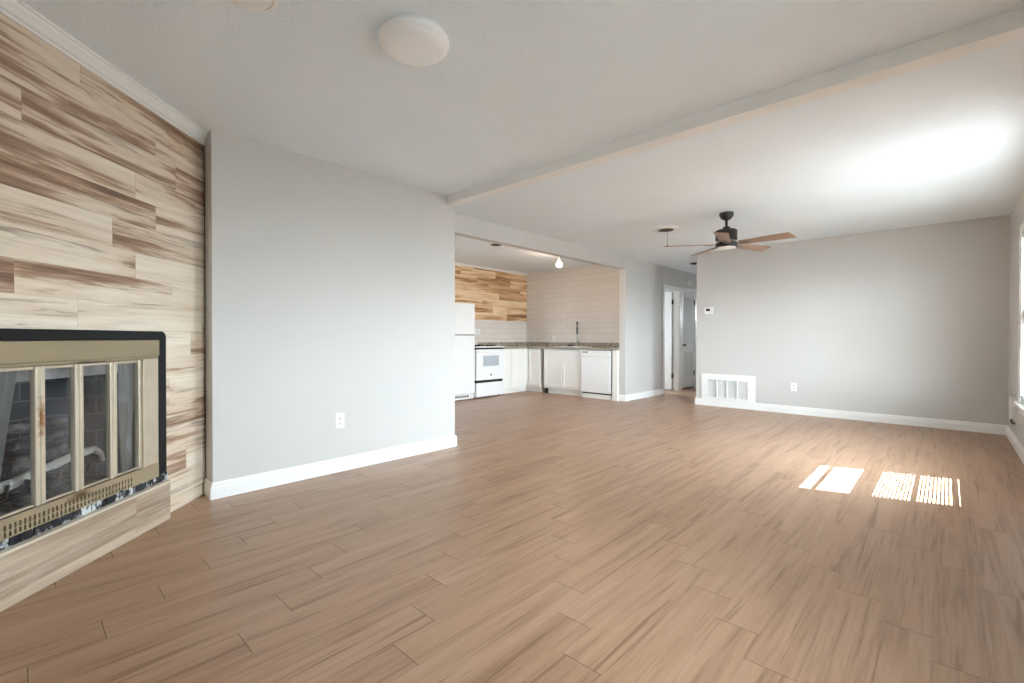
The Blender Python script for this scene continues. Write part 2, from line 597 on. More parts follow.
# ---------------------------------------------------------------- floor
mb = MB()
mb.box(-6.9, XR + 0.15, YB - 0.15, 11.3, -0.12, -0.0012, mi=1)
PL, PW = 0.906, 0.153
row = 0
for r_ in range(-5, 46):
    x1 = 0.123 - PW * r_
    x0 = x1 - PW
    off = 0.265 + 0.160 * r_ + 0.0012 * r_ * r_ if r_ < 22 else random.random()
    off -= math.floor(off / PL) * PL
    y = off - 3 * PL
    while y < 11.3:
        ya, yb = max(y, YB - 0.1), min(y + PL, 11.25)
        xa, xb = max(x0, -6.85), min(x1, XR + 0.1)
        if yb > ya + 0.01 and xb > xa + 0.005:
            e, s_ = 0.0011, 0.0002
            pid = random.random()
            ou = random.random() * 7
            p = [(xa + s_, ya + e, 0), (xb - s_, ya + e, 0), (xb - s_, yb - e, 0), (xa + s_, yb - e, 0)]
            mb.quad(p, 0, pid, [(a[1] + ou, a[0] - x0) for a in p])
        y += PL
struct(mb.build('floor', [MT['floor'], MT['floordark']]), 'tan wood plank floor running through the room, kitchen and hall')

# ---------------------------------------------------------------- ceiling and beam
mb = MB()
mb.box(XKB + 0.05, XR + 0.15, YB - 0.15, 11.3, H, H + 0.12)
mb.box(-6.9, XKB + 0.05, YB - 0.15, 11.3, HK, HK + 0.12)
struct(mb.build('ceiling', MT['ceiling']))
mb = MB()
mb.box(XP - 0.001, XR + 0.001, 2.849, 2.965, 2.359, H + 0.002)
struct(mb.build('trim_1', MT['trim'], bevel=0.003), 'shallow white beam crossing the ceiling')


# ---------------------------------------------------------------- walls
def wall_cells(mb, axis, c0, c1, a0, a1, z0, z1, holes):
    """wall slab between c0..c1 on 'axis', running a0..a1, with rectangular holes (a0,a1,z0,z1)"""
    As = sorted({a0, a1, *[h[0] for h in holes], *[h[1] for h in holes]})
    Zs = sorted({z0, z1, *[h[2] for h in holes], *[h[3] for h in holes]})
    As = [a for a in As if a0 <= a <= a1]
    Zs = [z for z in Zs if z0 <= z <= z1]
    for i in range(len(As) - 1):
        for j in range(len(Zs) - 1):
            ca, cz = (As[i] + As[i + 1]) / 2, (Zs[j] + Zs[j + 1]) / 2
            if any(h[0] < ca < h[1] and h[2] < cz < h[3] for h in holes):
                continue
            if axis == 'x':
                mb.box(c0, c1, As[i], As[i + 1], Zs[j], Zs[j + 1])
            else:
                mb.box(As[i], As[i + 1], c0, c1, Zs[j], Zs[j + 1])
    return mb


WIN_Z0, WIN_Z1 = 0.50, 2.02
W1 = (5.30, 6.16)
W2 = (4.215, 5.09)
W_FILL = (1.10, 1.85)  # unseen window added to fill the near part of the room with light
struct(wall_cells(MB(), 'x', XR, XR + 0.13, YB - 0.13, 7.65, 0, H,
                  [W1 + (WIN_Z0, WIN_Z1), W2 + (WIN_Z0, WIN_Z1), W_FILL + (WIN_Z0, WIN_Z1)]).build('wall_right', MT['wall']))
struct(wall_cells(MB(), 'y', YB - 0.13, YB, -2.45, XR, 0, H, []).build('wall_back', MT['wall']))
mb = MB(); mb.box(XF, XR, YF, YF + 0.13, 0, H)
struct(mb.build('wall_far', MT['wall']))
# the partition with the outlet, a block standing proud of the kitchen wall
mb = MB(); mb.box(XKB, XP, YP1, YP2, 0, HK)
struct(mb.build('wall_left', MT['wall'], bevel=0.004))
# kitchen opening, kitchen wall and hall wall with the two doors
D1 = (8.49, 9.17, 0, 2.03)
D2 = (9.315, 9.965, 0, 2.05)
mb = MB()
wall_cells(mb, 'x', XKB, XK, YP2 - 0.0005, 11.2, 0, HK, [(3.15, YK, 0, 2.2317), D1, D2])
struct(mb.build('wall_kitchen', MT['wall']), 'wall with the wide kitchen opening and the hall doors')
# hall
mb = MB(); mb.box(XF, XF + 0.12, YF + 0.13, 11.2, 0, H)
struct(mb.build('wall_hall', MT['wall']))
mb = wall_cells(MB(), 'y', 11.08, 11.2, XKB, XF, 0, H, [(-3.55, -3.30, 1.5, 1.8)])  # unseen window opening added to lighten the hall
struct(mb.build('wall_hall_end', MT['wall']))
# kitchen shell
mb = wall_cells(MB(), 'y', 3.02, 3.12, XL - 0.1, XKB, 0, HK, [(-6.1, -5.65, 1.35, 1.80)])  # opening is an unseen window added to brighten the kitchen
struct(mb.build('wall_kitchen_near', MT['wall']))
mb = MB(); mb.box(XL - 0.1, XL, 3.12, YT + 0.1, 0, HK)
struct(mb.build('wall_kitchen_left', MT['wall']))
mb = MB()
ys = [(XL, 0), (XKB, 0), (XKB, H), (XL, H)]
mb.box(XL, XKB, YT, YT + 0.1, 0, HK)
struct(mb.build('wall_kitchen_back', MT['tile']), 'kitchen wall covered with white subway tile')
# tile splash on the kitchen left wall, below the wooden planks
mb = MB(); mb.box(XL, XL + 0.006, 5.2, YT, 0.9, 1.425)
struct(mb.build('trim_2', MT['tile']), 'white tile splash behind the range')
# room behind door 1 and closet behind door 2
mb = MB()
mb.box(-6.2, XKB, 8.0, 8.1, 0, HK)
mb.box(-6.2, XKB, 9.22, 9.30, 0, HK)
mb.box(XKB - 0.7, XKB, 9.98, 10.06, 0, HK)
mb.box(XKB - 0.76, XKB - 0.70, 9.30, 10.06, 0, HK)
wall_cells(mb, 'x', -6.3, -6.2, 8.0, 9.3, 0, HK, [(8.35, 8.9, 1.2, 1.95)])  # unseen window opening added to light the open door leaf
struct(mb.build('wall_hall_left', MT['wall']), 'walls of the side room and closet off the hall')


# ---------------------------------------------------------------- wood plank walls
def plank_rect(mb, put, a0, a1, z0, z1, la, lz, pid, ou, holes, e=0.0006):
    """one plank (a along, z up), clipped against rectangular holes"""
    rects = [(a0, a1, z0, z1)]
    for h in holes:
        nx = []
        for (p, q, u, v) in rects:
            if h[1] <= p or h[0] >= q or h[3] <= u or h[2] >= v:
                nx.append((p, q, u, v)); continue
            if p < h[0]:
                nx.append((p, h[0], u, v))
            if q > h[1]:
                nx.append((h[1], q, u, v))
            pp, qq = max(p, h[0]), min(q, h[1])
            if u < h[2]:
                nx.append((pp, qq, u, h[2]))
            if v > h[3]:
                nx.append((pp, qq, h[3], v))
        rects = nx
    for (p, q, u, v) in rects:
        c = [(p, u), (q, u), (q, v), (p, v)]
        mb.quad([put(*k) for k in c], 0, pid, [(k[0] + ou, k[1] - lz) for k in c])


HOLE = (0.47, 1.55, 0.24, 1.07)
PH = 0.1455
wallS = (0.0, 2.05)
mb = MB()
joints = {-8: 0.4, -7: 0.78, -6: 0.2, -5: 0.6, -4: 0.9, -3: 0.35, -2: 0.7, -1: 0.15, 0: 0.966, 1: 0.322, 2: 0.611, 3: 0.764, 4: 0.457, 5: 0.609, 6: 0.287, 7: 0.457, 8: 0.946}
for k in range(-8, 10):
    z0 = 1.106 + PH * k
    z1 = min(z0 + PH, H)
    z0 = max(z0, 0)
    if z1 <= z0:
        continue
    s = joints.get(k, 0.3) - 0.935 * 2
    while s < wallS[1]:
        a0, a1 = max(s, wallS[0]), min(s + 0.935, wallS[1])
        if a1 > a0 + 0.01:
            plank_rect(mb, lambda a, z: FP(a, 0, z), a0 + 0.0006, a1 - 0.0006, z0 + 0.0004, z1 - 0.0004, s, z0, random.random(), random.random() * 9, [HOLE])
        s += 0.935
# backing behind the planks
bk = MB(FP)
wall_cells(bk, 'y', -0.1, -0.0015, wallS[0] - 0.05, wallS[1], 0, H, [HOLE])
off = len(mb.v)
mb.v += bk.v
mb.f += [[i + off for i in f] for f in bk.f]
mb.mi += [1] * len(bk.f); mb.pid += bk.pid; mb.uv += bk.uv
struct(mb.build('wall_fireplace', [MT['woodwall'], MT['woodjoint']]), 'angled chimney wall clad in streaky wood planks')

mb = MB()
k = 0
z0 = 1.425
while z0 < 2.43:
    z1 = min(z0 + 0.14, 2.43)
    y = 5.0 + [0.1, 0.62, 0.33, 0.8, 0.5, 0.2, 0.7][k % 7] - 1.8
    while y < YT:
        a0, a1 = max(y, 4.4), min(y + 0.93, YT)
        if a1 > a0 + 0.02:
            plank_rect(mb, lambda a, z: (XL + 0.012, a, z), a0 + 0.0006, a1 - 0.0006, z0 + 0.0005, z1 - 0.0005, y, z0, random.random(), random.random() * 9, [])
        y += 0.93
    z0 += 0.14
    k += 1
mb.box(XL, XL + 0.0105, 4.4, YT, 1.425, 2.43, mi=1)
struct(mb.build('wall_kitchen_wood', [MT['kitchenwood'], MT['woodjoint']]), 'wood plank cladding on the upper kitchen wall')


# ---------------------------------------------------------------- trims
def profile_run(mb, p0, p1, nrm, prof):
    """extrude profile (d out from the wall, z) from p0 to p1 (xy); nrm is the outward xy normal"""
    n = len(prof)
    vs = []
    for p in (p0, p1):
        for d, z in prof:
            vs.append((p[0] + nrm[0] * d, p[1] + nrm[1] * d, z))
    fs = [tuple(range(n)), tuple(range(2 * n - 1, n - 1, -1))]
    for i in range(n):
        j = (i + 1) % n
        fs.append((i, i + n, j + n, j))
    return mb._add(vs, fs)


BASE = [(0, 0), (0.015, 0), (0.015, 0.075), (0.011, 0.082), (0.011, 0.097), (0.006, 0.110), (0, 0.110)]


def baseboard(name, runs):
    mb = MB()
    for r in runs:
        profile_run(mb, *r, BASE)
    o = mb.build(name, MT['trim'])
    bm = bmesh.new(); bm.from_mesh(o.data); bmesh.ops.recalc_face_normals(bm, faces=bm.faces); bm.to_mesh(o.data); bm.free()
    return struct(o)


t = 0.015
baseboard('baseboard_left', [((XP, YP1), (XP, YP2), (1, 0)), ((XP + t, YP1), (-3.70, YP1), (0, -1)), ((XP + t, YP2), (XK, YP2), (0, 1))])
baseboard('baseboard_kitchen', [((XK, YK), (XK, 8.43), (1, 0)), ((XK + t, YK), (XKB, YK), (0, -1)), ((XK, YP2), (XK, 3.15), (1, 0)),
                                ((XK, 10.03), (XK, 11.08), (1, 0))])
baseboard('baseboard_far', [((XF, YF), (XR, YF), (0, -1)), ((XF, YF - t), (XF, 11.08), (-1, 0))])
baseboard('baseboard_right', [((XR, YB), (XR, YF), (-1, 0))])
baseboard('baseboard_back', [((-2.3, YB), (XR, YB), (0, 1))])

CROWN = [(0, 2.372), (0.008, 2.372), (0.010, 2.384), (0.020, 2.388), (0.030, 2.402), (0.043, 2.418), (0.046, 2.428), (0.056, 2.430), (0.056, 2.441), (0, 2.441)]
mb = MB()
a, b_ = FP(0.0, 0, 0), FP(2.05, 0, 0)
profile_run(mb, a[:2], b_[:2], (Q, Q), CROWN)
struct(mb.build('trim_3', MT['trim']), 'white crown moulding over the plank wall')
mb = MB()
mb.box(XL, XL + 0.03, 3.2, YT, 2.430, HK)
struct(mb.build('trim_4', MT['trim']), 'narrow white crown strip in the kitchen')
# bead where the chimney wall meets the partition
mb = MB()
mb.box(-3.712, -3.697, YP1 - 0.009, YP1 - 0.0005, 0.112, H - 0.001)
struct(mb.build('trim_5', MT['dark']), 'dark open joint beside the plank wall')


# ---------------------------------------------------------------- windows
def window(name, axis, c_in, c_out, a0, a1, z0, z1, cas=0.07, muntins=True):
    """double-hung window in the right wall (axis x) or the back wall (axis y)"""
    sgn = -1 if axis == 'x' else 1            # direction into the room

    def bx(mb, d0, d1, p, q, u, v):           # d: distance from wall face into the wall (negative = into the room)
        e0, e1 = sorted((c_in - sgn * d0, c_in - sgn * d1))
        if axis == 'x':
            mb.box(e0, e1, p, q, u, v)
        else:
            mb.box(p, q, e0, e1, u, v)
    loc = (c_in, (a0 + a1) / 2, z0) if axis == 'x' else ((a0 + a1) / 2, c_in, z0)
    root = struct_empty(name, loc)
    mb = MB()
    bx(mb, -0.018, 0.0, a0 - cas, a0, z0 - 0.01, z1 + cas)
    bx(mb, -0.018, 0.0, a1, a1 + cas, z0 - 0.01, z1 + cas)
    bx(mb, -0.018, 0.0, a0, a1, z1, z1 + cas)
    bx(mb, -0.026, -0.018, a0 - cas, a0 - cas + 0.02, z0 - 0.01, z1 + cas)
    bx(mb, -0.026, -0.018, a1 + cas - 0.02, a1 + cas, z0 - 0.01, z1 + cas)
    mb.build('window_casing', MT['trim'], root, bevel=0.003)
    mb = MB()
    bx(mb, -0.05, 0.03, a0 - cas - 0.02, a1 + cas + 0.02, z0 - 0.03, z0)
    bx(mb, -0.018, 0.0, a0 - cas, a1 + cas, z0 - 0.10, z0 - 0.03)
    mb.build('window_sill', MT['sash'], root, bevel=0.004)
    mb = MB()
    f0, f1 = 0.025, 0.06
    zm = (z0 + z1) / 2 + 0.015
    bx(mb, f0, f1, a0, a0 + 0.045, z0, z1)
    bx(mb, f0, f1, a1 - 0.045, a1, z0, z1)
    bx(mb, f0, f1, a0, a1, z0, z0 + 0.07)
    bx(mb, f0, f1, a0, a1, z1 - 0.05, z1)
    bx(mb, f0, f1, a0, a1, zm - 0.06, zm + 0.06)
    mb.build('window_sash', MT['sash'], root, bevel=0.002)
    if muntins:
        mb = MB()
        wd = (a1 - a0 - 0.09) / 3
        for i in (1, 2):
            c = a0 + 0.045 + wd * i
            bx(mb, 0.035, 0.05, c - 0.007, c + 0.007, z0 + 0.07, z1 - 0.05)
        for c in (z0 + 0.42, z1 - 0.40):
            bx(mb, 0.035, 0.05, a0 + 0.045, a1 - 0.045, c - 0.012, c + 0.012)
        mb.build('muntins', MT['sash'], root)
    mb = MB()
    bx(mb, 0.041, 0.044, a0 + 0.03, a1 - 0.03, z0 + 0.03, z1 - 0.03)
    mb.build('pane', MT['glass'], root)
    return root


window('window_1', 'x', XR, XR + 0.13, *W1, WIN_Z0, WIN_Z1)
window('window_2', 'x', XR, XR + 0.13, *W2, WIN_Z0, WIN_Z1)
window('window_fill', 'x', XR, XR + 0.13, *W_FILL, WIN_Z0, WIN_Z1)
for wdw in (W1, W2, W_FILL):
    portal((XR + 0.14, sum(wdw) / 2, (WIN_Z0 + WIN_Z1) / 2), (-1, 0, 0), wdw[1] - wdw[0], WIN_Z1 - WIN_Z0)
portal((-6.32, 8.625, 1.575), (1, 0, 0), 0.55, 0.75)  # this and the next two portals serve the added unseen openings
portal((-5.875, 3.0, 1.575), (0, 1, 0), 0.45, 0.45)
portal((-3.425, 11.22, 1.65), (0, -1, 0), 0.25, 0.3)


def blind(y0, y1, z0, z1, pitch, width, tilt, label, mat='blind'):
    root = thing('window_blind', label, 'blind', (XR + 0.0, (y0 + y1) / 2, z1))
    xc = XR + 0.006
    mb = MB(); mb.box(xc - 0.012, xc + 0.012, y0, y1, z1, z1 + 0.025)
    mb.build('headrail', MT['sash'], root, bevel=0.002)
    mb = MB()
    z = z0 + pitch * 0.6
    dx, dz = math.cos(tilt) * width / 2, math.sin(tilt) * width / 2
    while z < z1 - pitch * 0.3:
        nx, nz = math.sin(tilt) * 0.0005, math.cos(tilt) * 0.0005
        poly = [(xc - dx - nx, z - dz + nz), (xc + dx - nx, z + dz + nz), (xc + dx + nx, z + dz - nz), (xc - dx + nx, z - dz - nz)]
        mb.prism(poly, 1, y0, y1) if False else mb._add(
            [(p[0], yy, p[1]) for yy in (y0, y1) for p in poly],
            [(0, 1, 2, 3), (7, 6, 5, 4), (0, 4, 5, 1), (1, 5, 6, 2), (2, 6, 7, 3), (3, 7, 4, 0)])
        z += pitch
    mb.build('slats', MT[mat], root)
    mb = MB(); mb.box(xc - 0.01, xc + 0.01, y0, y1, z0 - 0.012, z0 + 0.004)
    mb.build('bottom_rail', MT['sash'], root, bevel=0.002)
    return root


blind(W2[0] + 0.03, W2[1] - 0.03, 0.60, 1.19, 0.027, 0.025, R(37), 'half-height white slat blind on the window casting striped sunlight', 'blindgrey')
blind(W1[0] + 0.01, W1[1] - 0.01, WIN_Z0 + 0.02, WIN_Z1 - 0.03, 0.030, 0.026, R(4), 'white slat blind at the window beside the far right corner')

blind(W_FILL[0] + 0.01, W_FILL[1] - 0.01, WIN_Z0 + 0.02, WIN_Z1 - 0.03, 0.030, 0.026, R(23), 'half-open white slat blind at the unseen window added for fill light')

# roof eave outside, plus unseen deeper slabs added to block sun from two windows
mb = MB(); mb.box(XR + 0.13, XR + 0.57, 3.8, 8.2, 2.42, 2.56); mb.box(XR + 0.57, XR + 1.8, 5.56, 8.2, 2.42, 2.56); mb.box(XR + 0.13, XR + 1.9, YB - 0.5, 3.8, 2.42, 2.56)
struct(mb.build('eave_and_sun_block', MT['trim']))

# ---------------------------------------------------------------- hall doors
CAS = 0.062


def casing(mb, a0, a1, z1):
    mb.box(XK, XK + 0.016, a0 - CAS, a0, 0, z1 + CAS)
    mb.box(XK, XK + 0.016, a1, a1 + CAS, 0, z1 + CAS)
    mb.box(XK, XK + 0.016, a0, a1, z1, z1 + CAS)
    mb.box(XKB, XK, a0 - 0.001, a0 + 0.016, 0, z1)
    mb.box(XKB, XK, a1 - 0.016, a1 + 0.001, 0, z1)
    mb.box(XKB, XK, a0, a1, z1 - 0.016, z1 + 0.001)


root = struct_empty('door_1', (XK, (D1[0] + D1[1]) / 2, 0))
mb = MB(); casing(mb, D1[0], D1[1], D1[3]); mb.build('door_casing', MT['trim'], root, bevel=0.003)
mb = MB(); mb.box(XKB - 0.655, XKB - 0.015, D1[1] - 0.055, D1[1] - 0.02, 0.02, D1[3] - 0.02)
leaf = mb.build('door_leaf', MT['trim'], root, bevel=0.003)
for zz in (0.30, 1.80):
    mb = MB(); mb.box(XKB - 0.018, XKB + 0.004, D1[1] - 0.058, D1[1] - 0.015, zz - 0.045, zz + 0.045)
    mb.lathe([(0.007, -0.05), (0.007, 0.05)], (XKB - 0.006, D1[1] - 0.058, zz), 12)
    mb.build('hinge', MT['bronze'], root)
mb = MB(); mb.lathe([(0.012, 0), (0.012, -0.03), (0.026, -0.035), (0.026, -0.055), (0.012, -0.062)], (XKB - 0.60, D1[1] - 0.055, 0.93), 20, 'y')
mb.build('door_handle', MT['bronze'], root, smooth=True)

root = struct_empty('door_2', (XK, (D2[0] + D2[1]) / 2, 0))
mb = MB(); casing(mb, D2[0], D2[1], D2[3]); mb.build('door_casing', MT['trim'], root, bevel=0.003)
a0, a1 = D2[0] + 0.02, D2[1] - 0.02
xd0, xd1 = XK - 0.045, XK - 0.008
mb = MB()
st = 0.085
for (p, q, u, v) in [(a0, a0 + st, 0.04, 2.03), (a1 - st, a1, 0.04, 2.03), (a0 + st, a1 - st, 0.04, 0.24), (a0 + st, a1 - st, 0.78, 0.94), (a0 + st, a1 - st, 1.92, 2.03)]:
    mb.box(xd0, xd1, p, q, u, v)
leaf = mb.build('door_leaf', MT['sash'], root, bevel=0.003)
mb = MB()
for (u, v) in ((0.24, 0.78), (0.94, 1.92)):
    z = u
    while z < v - 0.01:
        vs = [(xd0 + 0.002, z + 0.040), (xd0 + 0.008, z + 0.046), (xd1 - 0.001, z + 0.007), (xd1 - 0.007, z)]
        mb._add([(p[0], yy, p[1]) for yy in (a0 + st, a1 - st) for p in vs],
                [(3, 2, 1, 0), (4, 5, 6, 7), (1, 5, 4, 0), (2, 6, 5, 1), (3, 7, 6, 2), (0, 4, 7, 3)])
        z += 0.042
mb.build('louvers', MT['sash'], root)
mb = MB(); mb.lathe([(0.024, 0), (0.024, 0.006), (0.010, 0.010), (0.010, 0.030), (0.026, 0.040), (0.027, 0.052), (0.014, 0.062)], (xd1, a0 + 0.05, 0.925), 20, 'x')
mb.build('door_knob', MT['bronze'], root, smooth=True)
for zz in (0.33, 1.83):
    mb = MB(); mb.box(xd1 - 0.005, xd1 + 0.008, a1 - 0.012, a1 + 0.014, zz - 0.05, zz + 0.05)
    mb.lathe([(0.008, -0.055), (0.008, 0.055)], (xd1 + 0.010, a1 + 0.002, zz), 12)
    mb.build('hinge', MT['bronze'], root)

# ---------------------------------------------------------------- fireplace
fp = thing('fireplace', 'built-in fireplace with four glass doors in a brass frame and black surround', 'fireplace', FP(1.0, 0, 0))


def ring(mb, outer, inner, n0, n1):
    k = len(outer)
    vs = [(p[0], n1, p[1]) for p in outer] + [(p[0], n1, p[1]) for p in inner] + [(p[0], n0, p[1]) for p in outer] + [(p[0], n0, p[1]) for p in inner]
    fs = []
    for i in range(k):
        j = (i + 1) % k
        fs += [(i, j, k + j, k + i), (2 * k + i, 3 * k + i, 3 * k + j, 2 * k + j), (i, 2 * k + i, 2 * k + j, j), (k + i, k + j, 3 * k + j, 3 * k + i)]
    return mb._add(vs, fs)


def rrect(s0, s1, z0, z1, rad, n=6):
    pts = []
    for cx, cz, a in ((s1 - rad, z1 - rad, 0), (s0 + rad, z1 - rad, 90), (s0 + 0.004, z0 + 0.004, 180), (s1 - 0.004, z0 + 0.004, 270)):
        rr = rad if a < 180 else 0.004
        for k in range(n):
            an = R(a + 90.0 * k / (n - 1))
            pts.append((cx + rr * math.cos(an), cz + rr * math.sin(an)))
    return pts


mb = MB(FP)
ring(mb, rrect(0.405, 1.615, 0.226, 1.106, 0.035), rrect(0.485, 1.535, 0.262, 1.055, 0.006), 0.0, 0.022)
mb.build('surround', MT['surround'], fp, bevel=0.005, seg=3)
mb = MB(FP)
rnd = random.Random(3)
seg = 60
top = [0.266 + 0.010 * rnd.random() for _ in range(seg + 1)]
for k in range(seg):
    s0, s1 = 0.405 + 1.21 * k / seg, 0.405 + 1.21 * (k + 1) / seg
    d0, d1 = 0.026 + 0.008 * rnd.random(), 0.026 + 0.008 * rnd.random()
    mb._add([(s0, 0.0, 0.226), (s1, 0.0, 0.226), (s1, d1, 0.226), (s0, d0, 0.226), (s0, 0.0, top[k]), (s1, 0.0, top[k + 1]), (s1, d1, top[k + 1]), (s0, d0, top[k])],
            [(0, 3, 2, 1), (4, 5, 6, 7), (2, 3, 7, 6), (0, 1, 5, 4)])
mb.build('chipped_sill', MT['chipped'], fp)['label'] = 'black bottom strip with flaking white mortar'
# frame: hood, side rails, slotted bottom rail
P_rust_top = FP(0.93, 0.03, 0.948)
MT['hood'] = rusty('brass_hood', (158, 144, 118), P_rust_top, 0.17, (0.85, 0.85, 9.0), rust=(58, 40, 28), metal=0.55, rough=0.4)
mb = MB(FP); mb.box(0.487, 1.535, 0.0, 0.040, 0.963, 1.055); mb.box(0.487, 1.535, 0.0, 0.034, 0.948, 0.963)
mb.build('hood', MT['hood'], fp, bevel=0.003)
for (p, q) in ((0.487, 0.609), (1.411, 1.535)):
    mb = MB(FP); mb.box(p, q, 0.0, 0.032, 0.346, 0.948)
    q2 = (q - 0.012, q) if p < 1 else (p, p + 0.012)
    mb.box(q2[0], q2[1], 0.032, 0.037, 0.346, 0.948)
    mb.build('side_rail', MT['brass'], fp, bevel=0.002)
# bottom rail with two rows of slots
nsl = 33
ss = [0.487]
for k in range(nsl):
    c = 0.690 + (1.332 - 0.690) * k / (nsl - 1)
    ss += [c - 0.0046, c + 0.0046]
ss.append(1.535)
zs = [0.264, 0.270, 0.290, 0.296, 0.319, 0.346]
MT['lowrail'] = rusty('brass_low_rail', (172, 157, 130), FP(1.0, 0.03, 0.325), 0.10, (0.7, 0.7, 2.2), rust=(96, 66, 42), metal=0.55, rough=0.42)
mb = MB(FP)
for i in range(len(ss) - 1):
    for j in range(len(zs) - 1):
        hole = (i % 2 == 1) and j in (1, 3)
        if not hole:
            mb.box(ss[i], ss[i + 1], 0.024, 0.033, zs[j], zs[j + 1])
mb.build('louver_rail', MT['lowrail'], fp)
mb = MB(FP); mb.box(0.50, 1.52, -0.03, 0.0, 0.262, 0.345)
mb.build('louver_cavity', MT['dark'], fp)
# four glass doors
edges = [(0.610, 0.796), (0.798, 0.991), (0.994, 1.179), (1.181, 1.410)]
MT['ruststile'] = rusty('brass_rusty_stile', BR, FP(1.176, 0.03, 0.72), 0.16, (4.0, 4.0, 0.8), rust=(140, 88, 40), metal=0.45, rough=0.45, amt=0.95)
for i, (p, q) in enumerate(edges):
    mb = MB(FP)
    w_ = 0.021
    mb.box(p, p + w_, 0.004, 0.030, 0.348, 0.946)
    mb.box(q - w_, q, 0.004, 0.030, 0.348, 0.946)
    mb.box(p + w_, q - w_, 0.006, 0.024, 0.932, 0.946)
    mb.box(p + w_, q - w_, 0.006, 0.024, 0.348, 0.358)
    dr = mb.build('glass_door', MT['ruststile'] if i in (2, 3) else MT['brass'], fp, bevel=0.004, seg=3)
    mb = MB(FP); mb.box(p + 0.015, q - 0.015, 0.011, 0.015, 0.352, 0.938)
    mb.build('pane', MT['fireglass'], dr)
# firebox
mb = MB(FP)
s0, s1, b0, b1, zf, zt, dp = 0.500, 1.520, 0.72, 1.30, 0.30, 1.03, -0.43


def wq(a, b, c, d, uv=None):
    mb.quad([a, b, c, d], 0, 0.3, uv)


wq((b0, dp, zf), (b1, dp, zf), (b1, dp, zt), (b0, dp, zt), [(b0, zf), (b1, zf), (b1, zt), (b0, zt)])
wq((s0, -0.002, zf), (b0, dp, zf), (b0, dp, zt), (s0, -0.002, zt), [(0, zf), (0.46, zf), (0.46, zt), (0, zt)])
wq((b1, dp, zf), (s1, -0.002, zf), (s1, -0.002, zt), (b1, dp, zt), [(0, zf), (0.46, zf), (0.46, zt), (0, zt)])
mb.quad([(s0, -0.002, zf), (s1, -0.002, zf), (b1, dp, zf), (b0, dp, zf)], 1)
mb.quad([(s0, -0.002, zt), (b0, dp, zt), (b1, dp, zt), (s1, -0.002, zt)], 1)
for (p, q) in ((0.47, 0.50), (1.52, 1.55)):
    mb.quad([(p, -0.002, 0.24), (q, -0.002, 0.24), (q, -0.002, 1.07), (p, -0.002, 1.07)], 1)
mb.build('firebox', [MT['brick'], MT['soot']], fp)
mb = MB(FP); mb.box(0.53, 1.49, -0.075, -0.060, 0.878, 0.930); mb.box(0.53, 1.49, -0.075, -0.055, 0.930, 0.936)
mb.build('lintel_bar', MT['lintel'], fp, bevel=0.002)['label'] = 'pale steel strip behind the glass tops'
# hanging mesh curtains drawn to both sides
for (sa, sb, spread) in ((0.510, 0.690, 0.0), (1.222, 1.450, 1.0)):
    mb = MB(FP)
    nx_, nz_ = 44, 14
    vs, fs = [], []
    for j in range(nz_ + 1):
        v = j / nz_
        z = 0.335 + (0.93 - 0.335) * v
        for i in range(nx_ + 1):
            u = i / nx_
            lo = sa + (0.10 * (1 - v) if spread else 0.012 * math.sin(v * 5))
            hi = sb - (0.0 if spread else 0.018 * (1 - v) ** 0.7)
            s = lo + (hi - lo) * u
            n_ = -0.036 + 0.013 * math.sin(u * 34 + 1.2 * math.sin(v * 2.6)) + 0.004 * math.sin(u * 71)
            vs.append((s, n_, z))
    for j in range(nz_):
        for i in range(nx_):
            a = j * (nx_ + 1) + i
            fs.append((a, a + 1, a + nx_ + 2, a + nx_ + 1))
    mb._add(vs, fs)
    mb.build('mesh_curtain', MT['mesh'], fp, smooth=True)
mb = MB(FP); mb.tube([(0.505, -0.036, 0.935), (1.515, -0.036, 0.935)], 0.005)
mb.build('curtain_rod', MT['nickel'], fp)

# things lying in the firebox
gr = thing('fire_grate', 'dark iron log grate standing inside the fireplace', 'grate', FP(1.0, -0.2, 0.30))
mb = MB(FP)
for k in range(6):
    s = 0.80 + 0.08 * k
    mb.tube([(s, -0.09, 0.44), (s, -0.10, 0.385), (s, -0.14, 0.372), (s, -0.30, 0.372), (s, -0.33, 0.42)], 0.008, 8)
mb.build('bars', MT['black'], gr, smooth=True)
mb = MB(FP)
for n_ in (-0.14, -0.28):
    mb.tube([(0.78, n_, 0.362), (1.22, n_, 0.362)], 0.008, 8)
mb.build('rail', MT['black'], gr, smooth=True)
for s in (0.80, 1.20):
    for n_ in (-0.14, -0.28):
        mb = MB(FP); mb.tube([(s, n_, 0.301), (s, n_, 0.362)], 0.008, 8)
        mb.build('leg', MT['black'], gr, smooth=True)


def log(pts, rads, mat, label, seed):
    rn = random.Random(seed)
    P = []
    for i in range(len(pts) - 1):
        a, b = Vector(pts[i]), Vector(pts[i + 1])
        for k in range(5):
            P.append((a.lerp(b, k / 5), rads[i] + (rads[i + 1] - rads[i]) * k / 5))
    P.append((Vector(pts[-1]), rads[-1]))
    PP = [(p + Vector((0, rn.uniform(-1, 1), rn.uniform(-1, 1))) * r * 0.12) for p, r in P]
    mb = MB(FP)
    mb.tube([tuple(p) for p in PP], [r * rn.uniform(0.86, 1.14) for _, r in P], 12)
    c = FP(*pts[0])
    return tag(mb.build('fire_log', mat, smooth=True, org=c), label, 'log', 'logs inside the fireplace')


